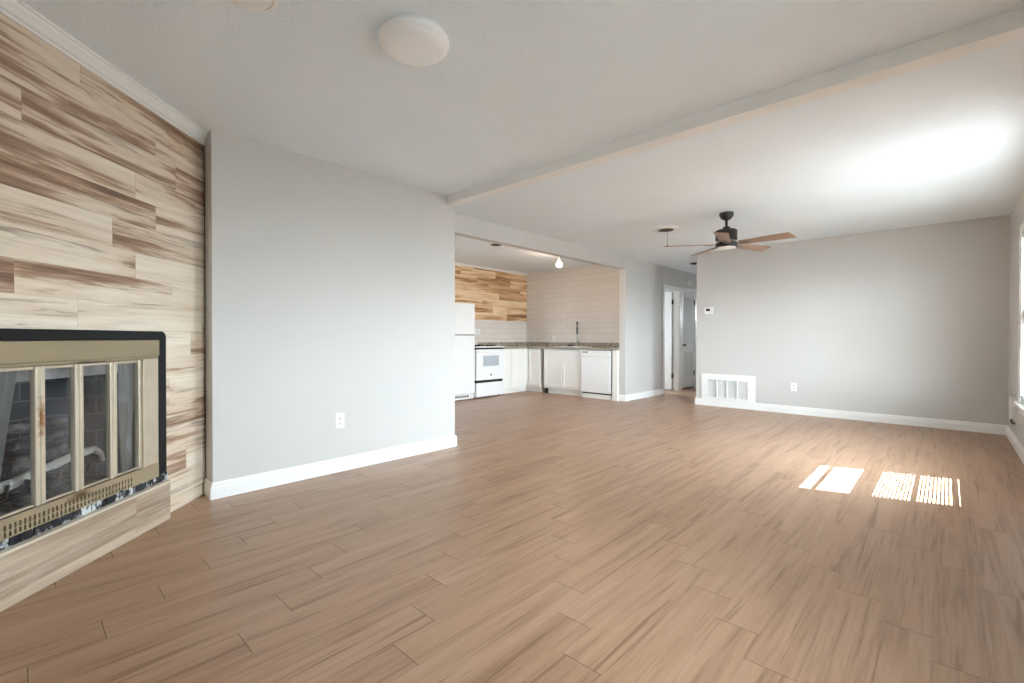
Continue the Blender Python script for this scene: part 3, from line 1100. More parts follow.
log([(1.34, -0.14, 0.415), (1.17, -0.13, 0.428), (0.99, -0.13, 0.455), (0.82, -0.13, 0.480), (0.72, -0.14, 0.478), (0.665, -0.15, 0.445), (0.635, -0.16, 0.40)],
    [0.022, 0.023, 0.020, 0.018, 0.017, 0.014, 0.010], MT['logpale'], 'long pale ash-covered branch across the front of the firebox', 1)
log([(1.30, -0.25, 0.43), (1.0, -0.23, 0.47), (0.80, -0.22, 0.50)], [0.042, 0.045, 0.038], MT['loggrey'], 'thick grey charred log lying behind the pale branch', 2)
log([(1.22, -0.22, 0.548), (0.97, -0.20, 0.578), (0.74, -0.18, 0.605)], [0.024, 0.026, 0.018], MT['logdark'], 'thin dark log lying on top, rising to the right', 3)
log([(1.12, -0.30, 0.645), (0.97, -0.24, 0.645), (0.82, -0.19, 0.650)], [0.020, 0.024, 0.02], MT['loggrey'], 'short grey log lying crosswise on the top of the pile', 4)
log([(1.34, -0.16, 0.478), (1.22, -0.165, 0.488), (1.12, -0.165, 0.495)], [0.018, 0.021, 0.018], MT['logdark'], 'burnt stub at the left of the log pile', 5)
mb = MB(FP)
rn = random.Random(5)
nx_, ny_ = 30, 14
vs, fs = [], []
for j in range(ny_ + 1):
    for i in range(nx_ + 1):
        u, v = i / nx_, j / ny_
        wfr = 0.85 - 0.28 * v
        s = 1.01 + (u - 0.5) * wfr * 0.98
        hh = 0.022 * math.sin(math.pi * u) * math.sin(math.pi * min(1, v * 1.0)) * rn.uniform(0.5, 1.2)
        vs.append((s, -0.03 - 0.38 * v, 0.302 + hh))
for j in range(ny_):
    for i in range(nx_):
        a = j * (nx_ + 1) + i
        fs.append((a, a + 1, a + nx_ + 2, a + nx_ + 1))
mb._add(vs, fs)
o = tag(mb.build('ash_pile', MT['ash'], smooth=True), 'grey ash spread over the firebox floor', 'ash')
o['kind'] = 'stuff'

# hearth
he = thing('hearth', 'low wood-look hearth ledge below the glass fireplace doors', 'hearth', FP(1.0, 0.03, 0))
mb = MB(FP)
zcut = [(0.0, 0.2)]
for (p, q) in ((0.432, 0.692), (0.692, 1.60), (1.60, 2.04)):
    pid = random.random()
    ou = random.random() * 5
    for (u, v) in ((0.0, 0.048), (0.048, 0.214)):
        c = [(q - 0.0005, u), (p + 0.0005, u), (p + 0.0005, v), (q - 0.0005, v)]
        mb.quad([(a, 0.060, b) for a, b in c], 0, pid, [(a + ou, b + (0.3 if u == 0 else 0)) for a, b in c])
c = [(0.0, 0), (0.06, 0), (0.06, 0.214), (0.0, 0.214)]
mb.quad([(0.4325, a, b) for a, b in c], 0, 0.5, c)
mb.box(0.433, 2.04, 0.0, 0.0595, 0.0, 0.2138, mi=1)
mb.build('face', [MT['hearth'], MT['woodjoint']], he)
mb = MB(FP); mb.box(0.430, 2.04, 0.0005, 0.062, 0.214, 0.226)
mb.build('edge_trim', plain('hearth_edge_trim', (206, 194, 176), rough=0.45), he, bevel=0.002)['label'] = 'pale edge strip along the hearth top'


# ---------------------------------------------------------------- outlets, thermostat, grille, boxes
def outlet(name, label, loc, nrm, w_=0.072, h_=0.116, gang=1, kind='outlet'):
    """wall plate with a duplex receptacle; nrm is the outward axis ('+x', '-y')"""
    root = thing(name, label, 'electrical outlet', loc, None)

    def xf(a, n, z):
        if nrm == '+x':
            return (loc[0] + n, loc[1] + a, loc[2] + z)
        return (loc[0] + a, loc[1] - n, loc[2] + z)
    mb = MB(xf); mb.box(-w_ / 2 * gang, w_ / 2 * gang, 0, 0.006, -h_ / 2, h_ / 2)
    mb.build('plate', MT['white'], root, bevel=0.003)
    for g in range(gang):
        ca = (g - (gang - 1) / 2) * 0.046
        for dz in (-0.02, 0.02):
            mb = MB(xf)
            mb.box(ca - 0.016, ca + 0.016, 0.006, 0.009, dz - 0.014, dz + 0.014)
            sk = mb.build('socket', plain_grey, root, bevel=0.004)
            mb = MB(xf)
            mb.box(ca - 0.008, ca - 0.0055, 0.009, 0.0094, dz - 0.004, dz + 0.006)
            mb.box(ca + 0.0055, ca + 0.008, 0.009, 0.0094, dz - 0.004, dz + 0.006)
            mb.box(ca - 0.0025, ca + 0.0025, 0.009, 0.0094, dz - 0.011, dz - 0.006)
            mb.build('slots', MT['screen'], sk)
    return root


plain_grey = plain('outlet_face', (222, 221, 218), rough=0.4)
outlet('wall_outlet', 'white duplex outlet low on the plain partition wall', (XP, 1.770, 0.407), '+x')
outlet('wall_outlet', 'white outlet on the far wall right of the return air grille', (-1.575, YF, 0.381), '-y')
outlet('wall_outlet', 'white outlet on the kitchen tile between refrigerator and range', (XL + 0.006, 6.19, 1.185), '+x', gang=2)
outlet('wall_outlet', 'white outlet on the kitchen back tile left of the faucet', (-5.962, YT, 1.05), '-y')

th = thing('thermostat', 'small white thermostat with dark display on the far wall', 'thermostat', (-2.755, YF, 1.50))
mb = MB(); mb.box(-2.825, -2.685, YF - 0.026, YF, 1.446, 1.556); mb.build('housing', MT['white'], th, bevel=0.006, seg=3)
mb = MB(); mb.box(-2.795, -2.735, YF - 0.0275, YF - 0.0255, 1.497, 1.537); mb.build('display', MT['screen'], th)
mb = MB(); mb.box(-2.722, -2.702, YF - 0.0285, YF - 0.0255, 1.490, 1.537); mb.build('buttons', plain_grey, th, bevel=0.001)

gl = thing('return_air_grille', 'white framed return air grille low on the far wall', 'vent', (-2.47, YF, 0.3))
gx0, gx1, gz0, gz1 = -2.868, -2.080, 0.100, 0.505
mb = MB()
fr = 0.082
ix0, ix1, iz0, iz1 = gx0 + fr, gx1 - fr, gz0 + 0.028, gz1 - 0.078
mb.box(gx0, gx1, YF - 0.020, YF, iz1, gz1)
mb.box(gx0, gx1, YF - 0.020, YF, gz0, iz0)
mb.box(gx0, ix0, YF - 0.020, YF, iz0, iz1)
mb.box(ix1, gx1, YF - 0.020, YF, iz0, iz1)
mb.build('wood_frame', MT['trim'], gl, bevel=0.003)
mb = MB()
mb.box(ix0, ix1, YF - 0.026, YF - 0.004, iz1 - 0.016, iz1)
mb.box(ix0, ix1, YF - 0.026, YF - 0.004, iz0, iz0 + 0.016)
for k in range(5):
    c = ix0 + 0.009 + (ix1 - ix0 - 0.018) * k / 4
    mb.box(c - 0.011, c + 0.011, YF - 0.026, YF - 0.004, iz0, iz1)
mb.build('grille_frame', MT['white'], gl, bevel=0.002)
mb = MB()
z = iz0 + 0.018
while z < iz1 - 0.02:
    mb._add([(x, y_, z_) for x in (ix0 + 0.01, ix1 - 0.01) for (y_, z_) in ((YF - 0.020, z), (YF - 0.019, z - 0.0012), (YF - 0.006, z + 0.008), (YF - 0.007, z + 0.0092))],
            [(0, 1, 2, 3), (7, 6, 5, 4), (0, 4, 5, 1), (1, 5, 6, 2), (2, 6, 7, 3), (3, 7, 4, 0)])
    z += 0.0125
mb.build('louvers', MT['white'], gl)
mb = MB(); mb.box(ix0, ix1, YF - 0.003, YF - 0.0005, iz0, iz1)
mb.build('filter', MT['grillback'], gl)

BY = 6.72
bx_ = thing('wall_box', 'white rectangular utility box on the right wall beside the corner', 'electrical box', (XR, 6.75, 0.33))
mb = MB(); mb.box(XR - 0.042, XR, BY, BY + 0.075, 0.275, 0.507); mb.build('housing', MT['white'], bx_, bevel=0.006, seg=3)
mb = MB(); mb.box(XR - 0.036, XR - 0.010, BY - 0.004, BY + 0.0005, 0.295, 0.475); mb.build('cover', MT['white'], bx_, bevel=0.002)
mb = MB(); mb.tube([(XR - 0.025, BY + 0.05, 0.276), (XR - 0.025, BY + 0.05, 0.235)], 0.010, 12); mb.box(XR - 0.027, XR, BY + 0.037, BY + 0.063, 0.220, 0.242)
mb.build('cable_clamp', MT['nickel'], bx_)

ch = thing('door_chime', 'small round white detector high on the hall wall above the louvered door', 'detector', (XK, 9.63, 2.235))
mb = MB(); mb.lathe([(0.062, 0), (0.062, 0.012), (0.056, 0.024), (0.030, 0.030)], (XK, 9.63, 2.235), 32, 'x'); mb.build('cover', MT['white'], ch, smooth=True)
mb = MB(); mb.lathe([(0.012, 0.0), (0.012, 0.003)], (XK + 0.030, 9.63, 2.235), 16, 'x'); mb.build('button', plain_grey, ch)

# ---------------------------------------------------------------- ceiling fixtures
cl = (-1.775, 1.246)
la = thing('ceiling_lamp', 'round white flush-mount dome lamp on the near ceiling', 'ceiling lamp', (cl[0], cl[1], H))
mb = MB(); mb.lathe([(0.146, 0.0), (0.150, -0.004), (0.150, -0.018), (0.146, -0.020)], (cl[0], cl[1], H), 64); mb.build('base', MT['white'], la, smooth=True)
mb = MB()
prof = [(0.153, -0.016), (0.156, -0.022), (0.156, -0.038), (0.150, -0.045), (0.144, -0.047), (0.143, -0.050), (0.136, -0.058), (0.118, -0.064), (0.08, -0.068), (0.03, -0.070)]
mb.lathe(prof, (cl[0], cl[1], H), 64); mb.build('diffuser', MT['diffuser'], la, smooth=True)

sm = thing('smoke_detector', 'round white ceiling detector cut off by the top edge', 'detector', (-2.028, 0.632, H))
c0 = (-2.028, 0.632, H)
mb = MB(); mb.lathe([(0.112, 0), (0.112, -0.006), (0.104, -0.012), (0.094, -0.012), (0.092, -0.010), (0.086, -0.010), (0.082, -0.020), (0.070, -0.026), (0.03, -0.028)], c0, 48)
mb.build('cover', MT['white'], sm, smooth=True)
for (px, py) in ((-0.028, 0.066), (0.062, 0.074)):
    mb = MB(); mb.lathe([(0.005, -0.011), (0.005, -0.015)], (c0[0] + px, c0[1] + py, H), 12); mb.build('screw', MT['dark'], sm)

va = thing('ceiling_vent', 'round ceiling cover plate with dark centre and hanging pull chain, left of the fan', 'ceiling vent', (-2.575, 5.565, H))
c0 = (-2.575, 5.565, H)
mb = MB(); mb.lathe([(0.150, 0), (0.148, -0.012), (0.118, -0.022), (0.090, -0.020)], c0, 48); mb.build('rim', MT['white'], va, smooth=True)
mb = MB(); mb.lathe([(0.092, -0.0205), (0.090, -0.024), (0.080, -0.026)], c0, 48); mb.build('dark_centre', MT['fixture'], va, smooth=True)
mb = MB(); mb.tube([(c0[0] + 0.02, c0[1], H - 0.03), (c0[0] + 0.02, c0[1], H - 0.215)], 0.0022, 8); mb.lathe([(0.004, -0.225), (0.006, -0.218), (0.003, -0.205)], (c0[0] + 0.02, c0[1], H), 10)
mb.build('pull_chain', MT['nickel'], va)

c0 = (-4.95, 4.94, HK)
vb = thing('ceiling_vent', 'round dark-centred ceiling cover in the kitchen behind the opening', 'ceiling vent', c0)
mb = MB(); mb.lathe([(0.135, 0), (0.135, -0.004), (0.110, -0.012), (0.083, -0.0105)], c0, 48); mb.build('rim', MT['white'], vb, smooth=True)
mb = MB(); mb.lathe([(0.085, -0.0105), (0.083, -0.014), (0.07, -0.016)], c0, 48); mb.build('dark_centre', MT['fixture'], vb, smooth=True)

c0 = (-3.33, 8.45, H)
vh = thing('ceiling_vent', 'dark ceiling cover in the hall beyond the far wall edge', 'ceiling vent', c0)
mb = MB(); mb.lathe([(0.13, 0), (0.13, -0.004), (0.108, -0.010)], c0, 40); mb.build('rim', MT['white'], vh, smooth=True)
mb = MB(); mb.lathe([(0.108, -0.0105), (0.10, -0.024), (0.08, -0.028)], c0, 40); mb.build('dark_centre', MT['fixture'], vh, smooth=True)

# kitchen spot lamp
bc = (-4.62, 6.06, 2.265)
kl = thing('spot_lamp', 'lit bare globe bulb lamp hanging under the kitchen ceiling', 'lamp', (bc[0], bc[1], HK))
mb = MB(); mb.lathe([(0.06, 0), (0.06, -0.012), (0.05, -0.022), (0.012, -0.026)], (bc[0], bc[1], HK), 32); mb.build('canopy', MT['white'], kl, smooth=True)
mb = MB(); mb.tube([(bc[0], bc[1], HK - 0.02), (bc[0], bc[1], bc[2] + 0.085)], 0.009, 12); mb.build('stem', MT['white'], kl, smooth=True)
mb = MB(); mb.lathe([(0.014, 0.10), (0.022, 0.09), (0.024, 0.05), (0.020, 0.035)], bc, 24); mb.build('socket', MT['white'], kl, smooth=True)
mb = MB()
mb.lathe([(0.018, 0.040)] + [(0.045 * math.cos(R(a)), 0.045 * math.sin(R(a))) for a in range(60, -91, -10)][:-1] + [(0.004, -0.0449)], bc, 28)
mb.build('bulb', MT['bulb'], kl, smooth=True)

# ceiling fan
fc = (-1.771, 5.325)
fan = thing('ceiling_fan', 'black ceiling fan with five brown wooden blades', 'ceiling fan', (fc[0], fc[1], H))
c0 = (fc[0], fc[1], 0)
mb = MB(); mb.lathe([(0.072, 2.44), (0.074, 2.425), (0.070, 2.405), (0.052, 2.378), (0.028, 2.362), (0.018, 2.358)], c0, 40); mb.build('canopy', MT['black'], fan, smooth=True)
mb = MB(); mb.lathe([(0.014, 2.36), (0.014, 2.27)], c0, 20); mb.build('downrod', MT['black'], fan, smooth=True)
mb = MB(); mb.lathe([(0.018, 2.290), (0.036, 2.286), (0.036, 2.262), (0.060, 2.258), (0.104, 2.250), (0.110, 2.240), (0.110, 2.142), (0.098, 2.138)], c0, 48)
mb.build('motor_housing', MT['black'], fan, smooth=True)
mb = MB(); mb.lathe([(0.085, 2.139), (0.085, 2.112)], c0, 40); mb.build('blade_hub', MT['steel'], fan, smooth=True)
mb = MB(); mb.lathe([(0.098, 2.114), (0.110, 2.110), (0.110, 2.066), (0.104, 2.062), (0.098, 2.062)], c0, 48); mb.build('light_kit', MT['black'], fan, smooth=True)
mb = MB(); mb.lathe([(0.098, 2.063), (0.094, 2.057), (0.078, 2.053), (0.04, 2.051)], c0, 48); mb.build('lens', MT['lens'], fan, smooth=True)
for k in range(5):
    th_ = R(-4.0 + 72 * k)
    ca, sa = math.cos(th_), math.sin(th_)

    def bxf(x, y, z):
        z2 = 2.098 - math.tan(R(12)) * y + z
        return (fc[0] + x * ca - y * sa, fc[1] + x * sa + y * ca, z2)
    outline = [(0.14, -0.050), (0.30, -0.058), (0.50, -0.066), (0.632, -0.070), (0.662, 0.062), (0.655, 0.070), (0.50, 0.066), (0.30, 0.058), (0.14, 0.050)]
    mb = MB(bxf)
    m_ = len(outline)
    vs = [(p[0], p[1], 0.004) for p in outline] + [(p[0], p[1], -0.004) for p in outline]
    fs = [tuple(range(m_)), tuple(range(2 * m_ - 1, m_ - 1, -1))] + [(i, i + m_, (i + 1) % m_ + m_, (i + 1) % m_) for i in range(m_)]
    uvs = [[(vs[i][0] + k, vs[i][1]) for i in f] for f in fs]
    mb._add(vs, fs, 0, 0.13 + 0.17 * k, uvs)
    bl = mb.build('blade', MT['blade'], fan, bevel=0.0015)
    mb = MB(bxf)
    mb.box(0.075, 0.20, -0.020, 0.020, -0.009, -0.0045)
    mb.box(0.185, 0.225, -0.034, 0.034, -0.009, -0.0045)
    mb.build('blade_bracket', MT['nickel'], bl, bevel=0.002)
    for (px, py) in ((0.205, -0.022), (0.205, 0.022), (0.165, 0.0)):
        mb = MB(bxf)
        mb.lathe([(0.006, -0.009), (0.004, -0.012)], (px, py, 0), 10)
        mb.build('screw', MT['steel'], bl)

# ---------------------------------------------------------------- kitchen
# refrigerator
XFR = -6.0
fr_ = thing('refrigerator', 'white top-freezer refrigerator partly hidden by the partition', 'refrigerator', (-6.33, 5.08, 0))
fy0, fy1 = 4.73, 5.468
mb = MB(); mb.box(-6.64, XFR - 0.065, fy0, fy1, 0.03, 1.655); mb.build('body', MT['enamel'], fr_, bevel=0.006)
mb = MB(); mb.box(XFR - 0.06, XFR, fy0, fy1, 1.124, 1.660); dr = mb.build('freezer_door', MT['enamel'], fr_, bevel=0.010, seg=3)
mb = MB(); mb.box(XFR, XFR + 0.035, fy0 + 0.03, fy0 + 0.055, 1.16, 1.45); mb.build('handle', MT['enamel'], dr, bevel=0.006)
mb = MB(); mb.box(XFR - 0.06, XFR, fy0, fy1, 0.105, 1.108); dr = mb.build('fridge_door', MT['enamel'], fr_, bevel=0.010, seg=3)
mb = MB(); mb.box(XFR, XFR + 0.035, fy0 + 0.03, fy0 + 0.055, 0.62, 1.07); mb.build('handle', MT['enamel'], dr, bevel=0.006)
mb = MB(); mb.box(XFR - 0.062, XFR - 0.012, fy0 + 0.01, fy1 - 0.01, 1.106, 1.126); mb.build('door_gasket', MT['nickel'], fr_)
mb = MB(); mb.box(XFR - 0.08, XFR - 0.03, fy0 + 0.01, fy1 - 0.005, 0.012, 0.095); kg = mb.build('kick_grille', MT['white'], fr_, bevel=0.003)
mb = MB()
for k in range(11):
    y = fy0 + 0.06 + k * 0.052
    mb.box(XFR - 0.031, XFR - 0.0285, y, y + 0.034, 0.045, 0.078)
mb.build('grille_slots', MT['dark'], kg)
for yy in (fy0 + 0.06, fy1 - 0.06):
    mb = MB(); mb.lathe([(0.02, 0.0), (0.02, 0.03)], (-6.2, yy, 0), 14); mb.build('foot', MT['dark'], fr_)
    mb = MB(); mb.lathe([(0.02, 0.0), (0.02, 0.03)], (-6.58, yy, 0), 14); mb.build('foot', MT['dark'], fr_)

# range
XRG = -5.985
ra = thing('kitchen_range', 'white freestanding electric range between refrigerator and cabinets', 'stove', (-6.31, 5.85, 0))
ry0, ry1 = 5.490, 6.195
mb = MB(); mb.box(-6.64, XRG - 0.05, ry0, ry1, 0.02, 0.895); mb.build('body', MT['enamel'], ra, bevel=0.004)
mb = MB(); mb.box(-6.64, XRG - 0.002, ry0 - 0.003, ry1 + 0.003, 0.893, 0.915); mb.build('cooktop', MT['enamel'], ra, bevel=0.005)
for (bx0, by0, rr) in ((-6.17, 5.66, 0.085), (-6.17, 6.02, 0.105), (-6.45, 5.66, 0.105), (-6.45, 6.02, 0.085)):
    mb = MB()
    pts = []
    for k in range(90):
        an = k / 89 * 2 * math.pi * 3.6
        r_ = 0.02 + (rr - 0.02) * k / 89
        pts.append((bx0 + r_ * math.cos(an), by0 + r_ * math.sin(an), 0.930))
    mb.tube(pts, 0.0065, 6)
    for a_ in (0, 120, 240):
        mb.tube([(bx0, by0, 0.921), (bx0 + rr * math.cos(R(a_)), by0 + rr * math.sin(R(a_)), 0.921)], 0.005, 6)
    bu = mb.build('burner_coil', MT['dark'], ra, smooth=True)
    mb = MB(); mb.lathe([(rr + 0.022, 0.914), (rr + 0.020, 0.919), (rr + 0.006, 0.917), (0.02, 0.9155)], (bx0, by0, 0), 32); mb.build('drip_pan', MT['steel'], bu, smooth=True)
mb = MB(); mb.box(XRG - 0.05, XRG, ry0 + 0.004, ry1 - 0.004, 0.318, 0.862); od = mb.build('oven_door', MT['enamel'], ra, bevel=0.007, seg=3)
mb = MB(); mb.box(XRG, XRG + 0.004, 5.655, 6.045, 0.565, 0.750); mb.build('oven_window', MT['ovenglass'], od, bevel=0.002)
mb = MB(); mb.box(XRG + 0.022, XRG + 0.040, ry0 + 0.02, ry1 - 0.02, 0.812, 0.836); mb.box(XRG, XRG + 0.03, ry0 + 0.03, ry0 + 0.05, 0.814, 0.834); mb.box(XRG, XRG + 0.03, ry1 - 0.05, ry1 - 0.03, 0.814, 0.834)
mb.build('handle', MT['enamel'], od, bevel=0.004)
mb = MB(); mb.lathe([(0.017, 0.0), (0.017, 0.003), (0.013, 0.0035)], (XRG, 5.848, 0.405), 24, 'x'); mb.build('round_badge', MT['screen'], od)
mb = MB(); mb.box(XRG - 0.052, XRG - 0.012, ry0 + 0.005, ry1 - 0.02, 0.862, 0.893); mb.build('shadow_strip', MT['dark'], ra)  # dark block stands in for the shadow line above the oven door
mb = MB(); mb.box(XRG - 0.05, XRG, ry0 + 0.004, ry1 - 0.004, 0.035, 0.272); mb.build('storage_drawer', MT['enamel'], ra, bevel=0.006, seg=3)
mb = MB(); mb.box(XRG - 0.052, XRG - 0.008, ry0 + 0.004, ry1 - 0.045, 0.272, 0.318); mb.build('drawer_gap', MT['dark'], ra)
for yy in (ry0 + 0.05, ry1 - 0.05):
    for xx in (-6.58, XRG - 0.10):
        mb = MB(); mb.lathe([(0.018, 0.0), (0.018, 0.021)], (xx, yy, 0), 14); mb.build('foot', MT['dark'], ra)


def shaker(name, parent, axis, c, a0, a1, z0, z1, st=0.055, thick=0.019, sign=-1):
    """shaker door/drawer front: face at c, thick backwards"""
    mb = MB()

    def bx(d0, d1, p, q, u, v):
        e0, e1 = sorted((c - sign * d0, c - sign * d1))
        if axis == 'y':
            mb.box(p, q, e0, e1, u, v)
        else:
            mb.box(e0, e1, p, q, u, v)
    bx(0, thick, a0, a0 + st, z0, z1)
    bx(0, thick, a1 - st, a1, z0, z1)
    bx(0, thick, a0 + st, a1 - st, z0, z0 + st)
    bx(0, thick, a0 + st, a1 - st, z1 - st, z1)
    bx(0.014, thick, a0 + st, a1 - st, z0 + st, z1 - st)
    return mb.build(name, MT['cab'], parent, bevel=0.0015)


# left run cabinet beside the range
lc = thing('base_cabinet', 'plain white base cabinet between the range and the corner', 'kitchen cabinet', (-6.35, 6.55, 0))
ly0, ly1, lx = 6.203, 6.93, -6.13
mb = MB(); mb.box(-6.64, lx, ly0, 7.018, 0.10, 0.855); mb.build('body', MT['cab'], lc)
mb = MB(); mb.box(-6.64, lx - 0.045, ly0, 7.018, 0.0, 0.10); mb.build('toe_kick', MT['cab'], lc)
mb = MB(); mb.box(lx, lx + 0.018, ly0 + 0.004, 6.53, 0.40, 0.848); d_ = mb.build('door', MT['cab'], lc, bevel=0.002)
mb = MB(); mb.box(lx, lx + 0.018, ly0 + 0.004, 6.53, 0.115, 0.395); mb.build('drawer', MT['cab'], lc, bevel=0.002)
mb = MB(); mb.box(lx, lx + 0.018, 6.535, 6.985, 0.115, 0.848); mb.build('door', MT['cab'], lc, bevel=0.002)

# corner cabinet facing the room
YC = 7.0
cc = thing('base_cabinet', 'white corner base cabinet with a single shaker door', 'kitchen cabinet', (-6.1, 7.3, 0))
mb = MB(); mb.box(-6.64, -5.80, YC + 0.02, YT - 0.01, 0.10, 0.855); mb.build('body', MT['cab'], cc)
mb = MB(); mb.box(-6.64, -5.80, YC + 0.075, YT - 0.01, 0.0, 0.10); mb.build('toe_kick', MT['cab'], cc)
shaker('door', cc, 'y', YC, -6.105, -5.825, 0.125, 0.848)
mb = MB(); mb.box(-5.822, -5.80, YC, YC + 0.02, 0.10, 0.855); mb.build('face_stile', MT['cab'], cc)

# sink cabinet
YS = 7.0
sc_ = thing('base_cabinet', 'white double-door sink cabinet below the faucet', 'kitchen cabinet', (-5.27, 7.3, 0))
sx0, sx1 = -5.715, -4.825
mb = MB()
mb.box(sx0, sx0 + 0.016, YS + 0.02, YT - 0.01, 0.10, 0.855); mb.box(sx1 - 0.016, sx1, YS + 0.02, YT - 0.01, 0.10, 0.855)
mb.box(sx0 + 0.016, sx1 - 0.016, YS + 0.02, YS + 0.036, 0.10, 0.855); mb.box(sx0 + 0.016, sx1 - 0.016, YT - 0.026, YT - 0.01, 0.10, 0.855)
mb.box(sx0 + 0.016, sx1 - 0.016, YS + 0.036, YT - 0.026, 0.10, 0.116)
mb.build('body', MT['cab'], sc_)
mb = MB(); mb.box(sx0 - 0.006, sx0 - 0.0005, YS + 0.022, YT - 0.01, 0.0, 0.855); mb.build('side_panel', MT['rawside'], sc_)['label'] = 'unpainted brown cabinet side'
mb = MB(); mb.box(sx0 + 0.06, sx1, YS + 0.075, YT - 0.01, 0.0, 0.10); mb.build('toe_kick', MT['cab'], sc_)
mb = MB(); mb.box(sx0 + 0.001, sx0 + 0.058, YS + 0.05, YS + 0.10, 0.0, 0.10); mb.build('toe_gap', MT['dark'], sc_)
mb = MB(); mb.box(sx0 + 0.012, sx1 - 0.004, YS, YS + 0.019, 0.690, 0.842); mb.build('drawer_front', MT['cab'], sc_, bevel=0.003)
mid = (sx0 + sx1) / 2
shaker('door', sc_, 'y', YS, sx0 + 0.012, mid - 0.004, 0.130, 0.672)
shaker('door', sc_, 'y', YS, mid + 0.004, sx1 - 0.004, 0.130, 0.672)

# dishwasher
dw = thing('dishwasher', 'white built-in dishwasher right of the sink cabinet', 'dishwasher', (-4.51, 7.3, 0))
mb = MB(); mb.box(-4.815, -4.21, 7.01, YT - 0.02, 0.02, 0.850); mb.build('body', MT['dark'], dw)
mb = MB(); mb.box(-4.812, -4.205, 6.965, 7.01, 0.105, 0.735); mb.build('door', MT['enamel'], dw, bevel=0.006, seg=3)
mb = MB(); mb.box(-4.812, -4.205, 6.960, 7.01, 0.738, 0.848); cp = mb.build('control_panel', MT['enamel'], dw, bevel=0.005, seg=3)
mb = MB(); mb.box(-4.77, -4.66, 6.957, 6.961, 0.806, 0.828); mb.build('vent_label', MT['nickel'], cp)
mb = MB(); mb.box(-4.55, -4.30, 6.9575, 6.961, 0.808, 0.822); mb.build('button_strip', plain_grey, cp)
mb = MB(); mb.box(-4.812, -4.21, 7.0, 7.02, 0.0, 0.075); mb.build('toe_panel', MT['cab'], dw)

# end panel beside the dishwasher
mb = MB(); mb.box(-4.172, -4.073, 6.965, YT - 0.01, 0.0, 0.856)
tag(mb.build('end_panel', MT['cab'], bevel=0.002), 'narrow white cabinet end panel between dishwasher and wall jamb', 'cabinet panel')

# countertop with raised lip
ct = thing('countertop', 'grey speckled granite countertop wrapping the kitchen corner', 'countertop', (-5.3, 7.3, 0.88))
mb = MB()
hx0, hx1, hy0, hy1 = -5.60, -4.95, 7.09, 7.50
for (p, q, u, v) in [(XL + 0.001, hx0, 7.0 - 0.03, YT), (hx1, -4.073, 6.955, YT), (hx0, hx1, 6.955, hy0), (hx0, hx1, hy1, YT)]:
    mb.box(p, q, u if u > 7.2 else (6.955 if p > -5.75 else 6.955), v, 0.858, 0.898)
mb.box(XL + 0.001, -6.09, 6.203, 6.955, 0.858, 0.898)
mb.build('slab', MT['granite'], ct)
mb = MB(); mb.box(XL + 0.001, -4.073, YT - 0.02, YT - 0.0005, 0.898, 0.978); mb.box(XL + 0.007, XL + 0.022, 6.203, YT - 0.02, 0.898, 0.978)
mb.build('backsplash_lip', MT['granite'], ct, bevel=0.002)

# sink
sk = thing('sink', 'shallow drop-in sink whose pale rim stands in for counter glare', 'sink', (-5.275, 7.295, 0.9))
mb = MB()
ring_o = [(hx0 - 0.015, hy0 - 0.015), (hx1 + 0.015, hy0 - 0.015), (hx1 + 0.015, hy1 + 0.015), (hx0 - 0.015, hy1 + 0.015)]
for (p, q, u, v) in [(hx0 - 0.015, hx1 + 0.015, hy0 - 0.015, hy0 + 0.012), (hx0 - 0.015, hx1 + 0.015, hy1 - 0.012, hy1 + 0.015),
                     (hx0 - 0.015, hx0 + 0.012, hy0 + 0.012, hy1 - 0.012), (hx1 - 0.012, hx1 + 0.015, hy0 + 0.012, hy1 - 0.012)]:
    mb.box(p, q, u, v, 0.8985, 0.905)
mb.build('rim', MT['enamel'], sk, bevel=0.003)  # pale rim put in for the glare along the counter top
mb = MB()
a0, a1, b0_, b1_ = hx0 + 0.011, hx1 - 0.011, hy0 + 0.011, hy1 - 0.011
zb = 0.74
mb.box(a0, a1, b0_, b1_, zb - 0.004, zb)
mb.box(a0 - 0.004, a0, b0_, b1_, zb, 0.8985); mb.box(a1, a1 + 0.004, b0_, b1_, zb, 0.8985)
mb.box(a0, a1, b0_ - 0.004, b0_, zb, 0.8985); mb.box(a0, a1, b1_, b1_ + 0.004, zb, 0.8985)
mb.build('basin', MT['enamel'], sk)
mb = MB(); mb.lathe([(0.045, 0.0), (0.045, 0.004), (0.03, 0.001)], (-5.275, 7.3, zb), 24); mb.build('drain', MT['steel'], sk)

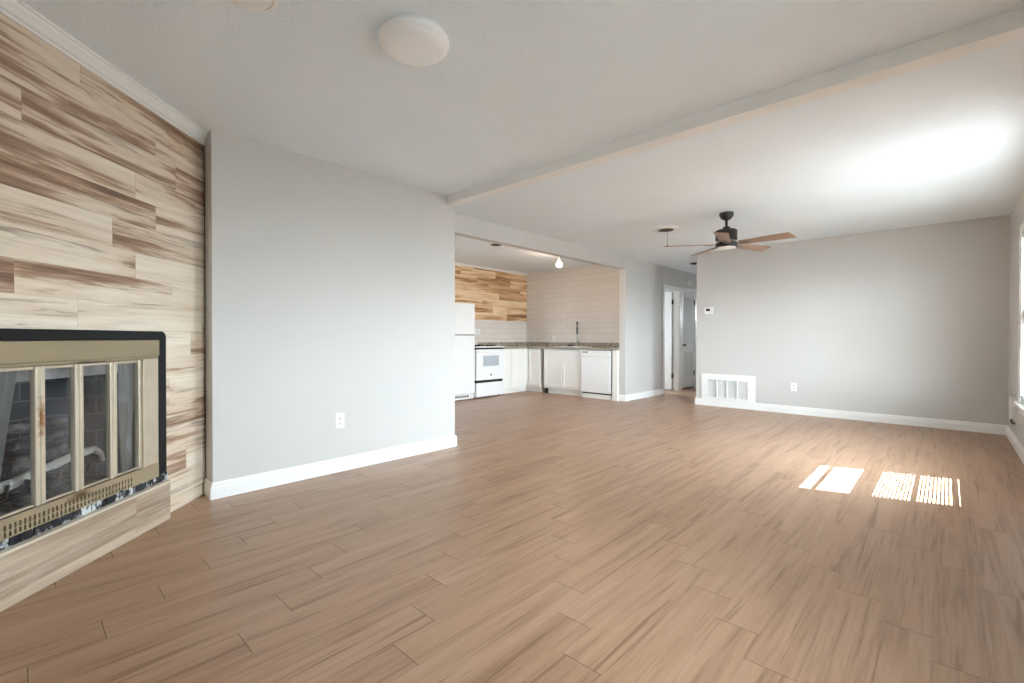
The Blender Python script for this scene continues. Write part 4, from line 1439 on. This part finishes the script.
# faucet
fx, fy = -5.312, 7.555
gx, gy = 0.577, -0.817                        # the neck is swung towards the room
fa = thing('faucet', 'tall steel spring-neck kitchen faucet behind the sink', 'faucet', (fx, fy, 0.898))
mb = MB(); mb.lathe([(0.030, 0), (0.030, 0.012), (0.021, 0.018), (0.021, 0.10), (0.016, 0.112)], (fx, fy, 0.899), 24); bs = mb.build('base', MT['steel'], fa, smooth=True)
mb = MB(); mb.tube([(fx, fy, 0.965), (fx + 0.045, fy - 0.012, 0.972), (fx + 0.062, fy - 0.016, 1.012)], [0.011, 0.009, 0.006], 10); mb.build('lever', MT['steel'], bs, smooth=True)
mb = MB()
pts = [(fx, fy, 1.0), (fx, fy, 1.20), (fx, fy, 1.30)]
for a_ in range(0, 181, 15):
    q_ = 0.06 - 0.06 * math.cos(R(a_))
    pts.append((fx + gx * q_, fy + gy * q_, 1.315 + 0.06 * math.sin(R(a_))))
pts += [(fx + gx * 0.12, fy + gy * 0.12, 1.28)]
mb.tube(pts, 0.009, 10); nk = mb.build('neck', MT['steel'], fa, smooth=True)
mb = MB()
hel = []
L_ = 34
for k in range(L_ * 10 + 1):
    a_ = k / 10 * 2 * math.pi
    tt = k / (L_ * 10)
    idx = tt * (len(pts) - 3) + 1
    i0 = int(idx); fr0 = idx - i0
    p = Vector(pts[i0]).lerp(Vector(pts[min(i0 + 1, len(pts) - 1)]), fr0)
    tg = (Vector(pts[min(i0 + 1, len(pts) - 1)]) - Vector(pts[i0])).normalized()
    s1_ = Vector((-gy, gx, 0)); s2_ = tg.cross(s1_)
    hel.append(tuple(p + (s1_ * math.cos(a_) + s2_ * math.sin(a_)) * 0.0145))
mb.tube(hel, 0.0032, 5); mb.build('spring', MT['bronze'], nk, smooth=True)
mb = MB(); mb.lathe([(0.012, 0.02), (0.017, 0.0), (0.017, -0.09), (0.021, -0.11), (0.021, -0.125)], (fx + gx * 0.12, fy + gy * 0.12, 1.27), 20); mb.build('spray_head', MT['bronze'], fa, smooth=True)
mb = MB(); mb.tube([(fx, fy, 1.16), (fx + gx * 0.12, fy + gy * 0.12, 1.16)], 0.006, 8); mb.build('holder_arm', MT['steel'], fa, smooth=True)

ss_ = thing('sink_strainer', 'small black strainer lying behind the sink left of the faucet', 'strainer', (-5.50, 7.575, 0.898))
mb = MB(); mb.lathe([(0.045, 0.0), (0.050, 0.020), (0.054, 0.030), (0.045, 0.032)], (-5.50, 7.57, 0.8995), 28); mb.build('basket', MT['black'], ss_, smooth=True)
mb = MB(); mb.lathe([(0.006, 0.032), (0.006, 0.046), (0.012, 0.05), (0.008, 0.056)], (-5.50, 7.57, 0.8995), 16); mb.build('knob', MT['black'], ss_, smooth=True)
